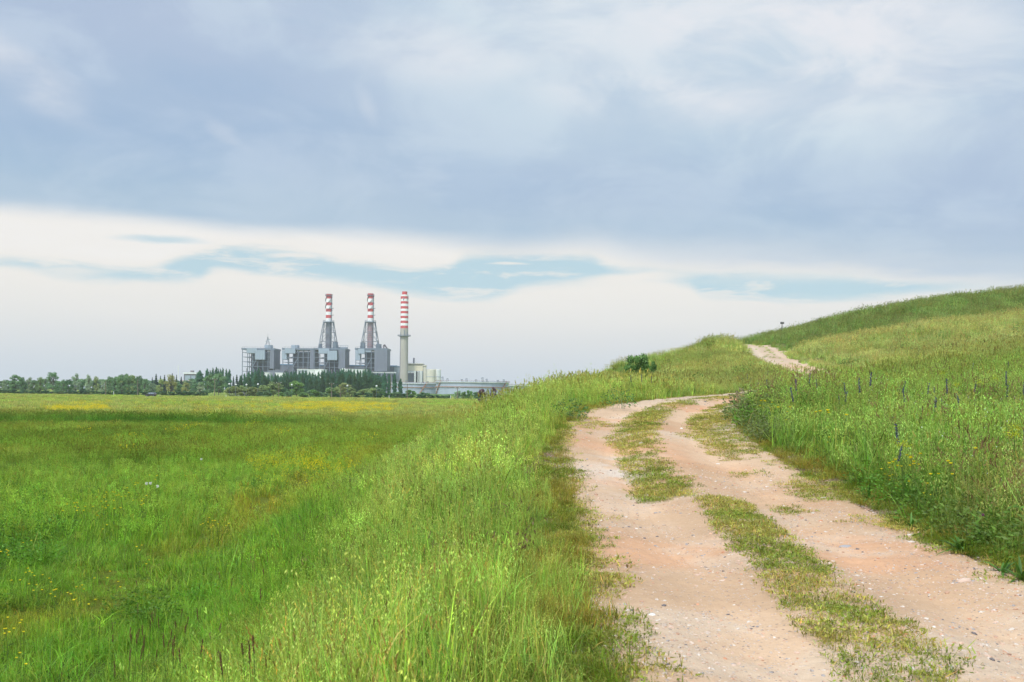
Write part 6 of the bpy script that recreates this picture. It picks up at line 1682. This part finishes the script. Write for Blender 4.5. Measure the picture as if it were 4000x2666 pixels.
# ---------------------------------------------------------------- gravel and stones
mS, nt, b = newmat('stone_surface')
a = nt.nodes.new('ShaderNodeAttribute'); a.attribute_type = 'INSTANCER'; a.attribute_name = 'tint'
geo = nt.nodes.new('ShaderNodeNewGeometry'); n1 = noise(nt, geo.outputs['Position'], 60, 4, .6)
nt.links.new(cmix(nt, n1.step(.4, .7) * .4, a.outputs['Color'], cmix(nt, 1.0, a.outputs['Color'], (.7, .68, .66), 'MULTIPLY')), b.inputs['Base Color']); b.inputs['Roughness'].default_value = .85; b.inputs['Specular IOR Level'].default_value = .2
import bmesh
def stone_mesh(name, rs, sub=1, m=None):
    rg = np.random.default_rng(rs); bm = bmesh.new(); bmesh.ops.create_icosphere(bm, subdivisions=sub, radius=1)
    sx, sy, sz = rg.uniform(.7, 1.15), rg.uniform(.5, .9), rg.uniform(.28, .5); off = rg.uniform(0, 50)
    for v in bm.verts:
        k = 1 + .35 * (float(fbm(np.array([v.co.x + off]), np.array([v.co.y + v.co.z * 1.7]), .9, 3, rs)[0]) - .5)
        v.co.x *= sx * k; v.co.y *= sy * k; v.co.z *= sz * k
    me = bpy.data.meshes.new(name); bm.to_mesh(me); bm.free(); me.materials.append(m or mS)
    if sub > 1: me.polygons.foreach_set('use_smooth', np.ones(len(me.polygons), dtype=bool))
    return me
c_ = bpy.data.collections.new('source_pebble')
for i in range(6): c_.objects.link(bpy.data.objects.new('pebble_%02d' % i, stone_mesh('pebble', 300 + i)))
PROTO['pebble'] = (c_, 6)
pal = np.array([(.54, .42, .33), (.60, .52, .44), (.50, .30, .20), (.56, .38, .28), (.34, .30, .28), (.16, .14, .135), (.55, .26, .15)]); pw = np.array([.24, .14, .18, .24, .10, .05, .05])
pts = frustum_pts([(3.5, 9, 1500), (9, 16, 620), (16, 34, 120)], .0, .62)
z, lat, s = surf(pts[:, 0], pts[:, 1])
nn = fbm(pts[:, 0], pts[:, 1], 1.1, 4, 91); nm = fbm(pts[:, 0], pts[:, 1], .8, 3, 97)
kp = (np.abs(lat) < 2.1) & (rng.uniform(0, 1, len(z)) < .10 + .8 * sstep(nn, .48, .62) + .5 * sstep(nm, .5, .66) + .25 * sstep(np.abs(np.abs(lat) - .85), .25, .5))
x_, y_, z_ = pts[kp, 0], pts[kp, 1], z[kp]; n = len(x_)
sz = .0026 + .0075 * rng.uniform(0, 1, n) ** 2.2 + .016 * (rng.uniform(0, 1, n) ** 14); sz = sz * (1 + .045 * (y_ - 5)).clip(1, 2.2)
gn_scatter('gravel', 'pebble', np.stack([x_, y_, z_ + sz * .08], 1), rng.uniform(0, 2 * PI, n), sz, pal[rng.choice(len(pal), n, p=pw)] * (1 + rng.normal(0, .08, (n, 1))), 'loose pale, pinkish and dark gravel strewn over the sandy track', 'gravel', tilt=.25)
STONE = {'pale': (.56, .48, .40), 'white': (.70, .67, .62), 'orange': (.52, .24, .13), 'grey': (.33, .31, .31), 'dark': (.15, .13, .125), 'brown': (.27, .15, .10), 'pink': (.55, .40, .31)}
SM = {k: mat(k + '_stone', c, .85, .15, 12, bump=.2) for k, c in STONE.items()}
for i, (u, v, w_, k, lab) in enumerate(((2741, 1592, 16, 'orange', 'orange clod on the right rut just before the bend'), (2684, 1606, 14, 'orange', 'second orange clod left of the first near the bend'), (2490, 1622, 20, 'brown', 'brown stone at the edge of the left rut near the bend'),
                                        (2276, 1720, 12, 'orange', 'reddish stone in the left rut'), (2662, 1671, 18, 'white', 'flat whitish stone in the right rut past the turf'), (2804, 1806, 16, 'white', 'rounded white stone in the middle of the track'), (2909, 1916, 24, 'pale', 'flat pale grey-blue slab in the track before the median strip'),
                                        (2483, 1951, 17, 'brown', 'dark brown stone in the left rut'), (2987, 1719, 24, 'pale', 'large pale stone at the right edge of the track'), (2506, 1742, 26, 'pale', 'pale stone in the turf of the median'), (2965, 2086, 12, 'white', 'small white stone lying on the green median'),
                                        (3306, 2113, 50, 'grey', 'long thin grey flake in the right rut'), (2454, 1852, 12, 'orange', 'small orange brick chip beside the median'), (2794, 1923, 16, 'brown', 'reddish chip left of the flat pale slab'), (2243, 1962, 26, 'orange', 'crumbly orange clod at the left edge of the track'),
                                        (3767, 2275, 56, 'pink', 'large flat pinkish rock at the right side of the track'), (3559, 2120, 40, 'pale', 'flat pale rock at the foot of the right bank, lower one'), (3556, 2098, 34, 'pale', 'flat pale rock at the foot of the right bank, upper one'), (2832, 2562, 22, 'orange', 'bright orange brick chip near the bottom edge'),
                                        (3005, 2571, 22, 'grey', 'rounded grey stone near the bottom edge'), (3095, 2630, 18, 'grey', 'small grey stone at the very bottom, centre of the track'), (2828, 2515, 14, 'dark', 'black stone above the orange brick chip'), (2943, 2432, 13, 'dark', 'black pebble in the middle of the left rut'),
                                        (2673, 2585, 24, 'pale', 'flat pale stone near the bottom left of the track'), (2866, 2585, 30, 'pink', 'flat pinkish stone near the bottom edge'), (2866, 2377, 14, 'dark', 'pair-like dark pebble in the left rut'), (3821, 2430, 20, 'pink', 'rounded pinkish stone in the right rut'),
                                        (3971, 2497, 22, 'pale', 'pale stone near the right edge of the picture'), (3940, 2541, 26, 'brown', 'dark brown stone near the right edge of the picture'), (3648, 2468, 20, 'white', 'whitish stone in the right rut, lower part'), (3952, 2443, 32, 'pale', 'long pale stone close to the right edge'),
                                        (2546, 2412, 26, 'white', 'flat white flake in the left rut'), (2720, 2406, 20, 'white', 'thin white flake right of the other one in the left rut'), (2680, 2600, 14, 'grey', 'little grey stone beside the flat pale one'), (2596, 2356, 18, 'pale', 'pale round stone in the left rut'),
                                        (2770, 2322, 10, 'grey', 'small grey stone left of the median'), (3360, 2560, 12, 'pale', 'small pale stone on the green median near the bottom'))):
    x, y, g = hit(u, v, 0.0); zz_ = float(surf(np.array([x]), np.array([y]))[0][0]); r_ = w_ / 2 * y / F
    o = bpy.data.objects.new('stone', stone_mesh('stone', 500 + i, 3, SM[k])); COL.objects.link(o); o.location = (x, y, zz_ + r_ * .04); o.scale = (r_, r_, r_); o.rotation_euler = (rng.normal(0, .08), rng.normal(0, .08), rng.uniform(-.5, .5)); tag(o, lab, 'stone')

# ---------------------------------------------------------------- haze
hm = bpy.data.materials.new('haze_air'); hm.use_nodes = True; hn = hm.node_tree; hn.nodes.clear()
pv = hn.nodes.new('ShaderNodeVolumePrincipled'); pv.inputs['Color'].default_value = (.93, .96, 1.0, 1); pv.inputs['Density'].default_value = .00011; pv.inputs['Anisotropy'].default_value = .0
ho = hn.nodes.new('ShaderNodeOutputMaterial'); hn.links.new(pv.outputs[0], ho.inputs['Volume'])
tag(MB().box(-1600, -60, -2.5, 1600, 2050, 150).build('haze', hm), 'thin pale haze in the air over the plain', 'haze', kind='stuff')
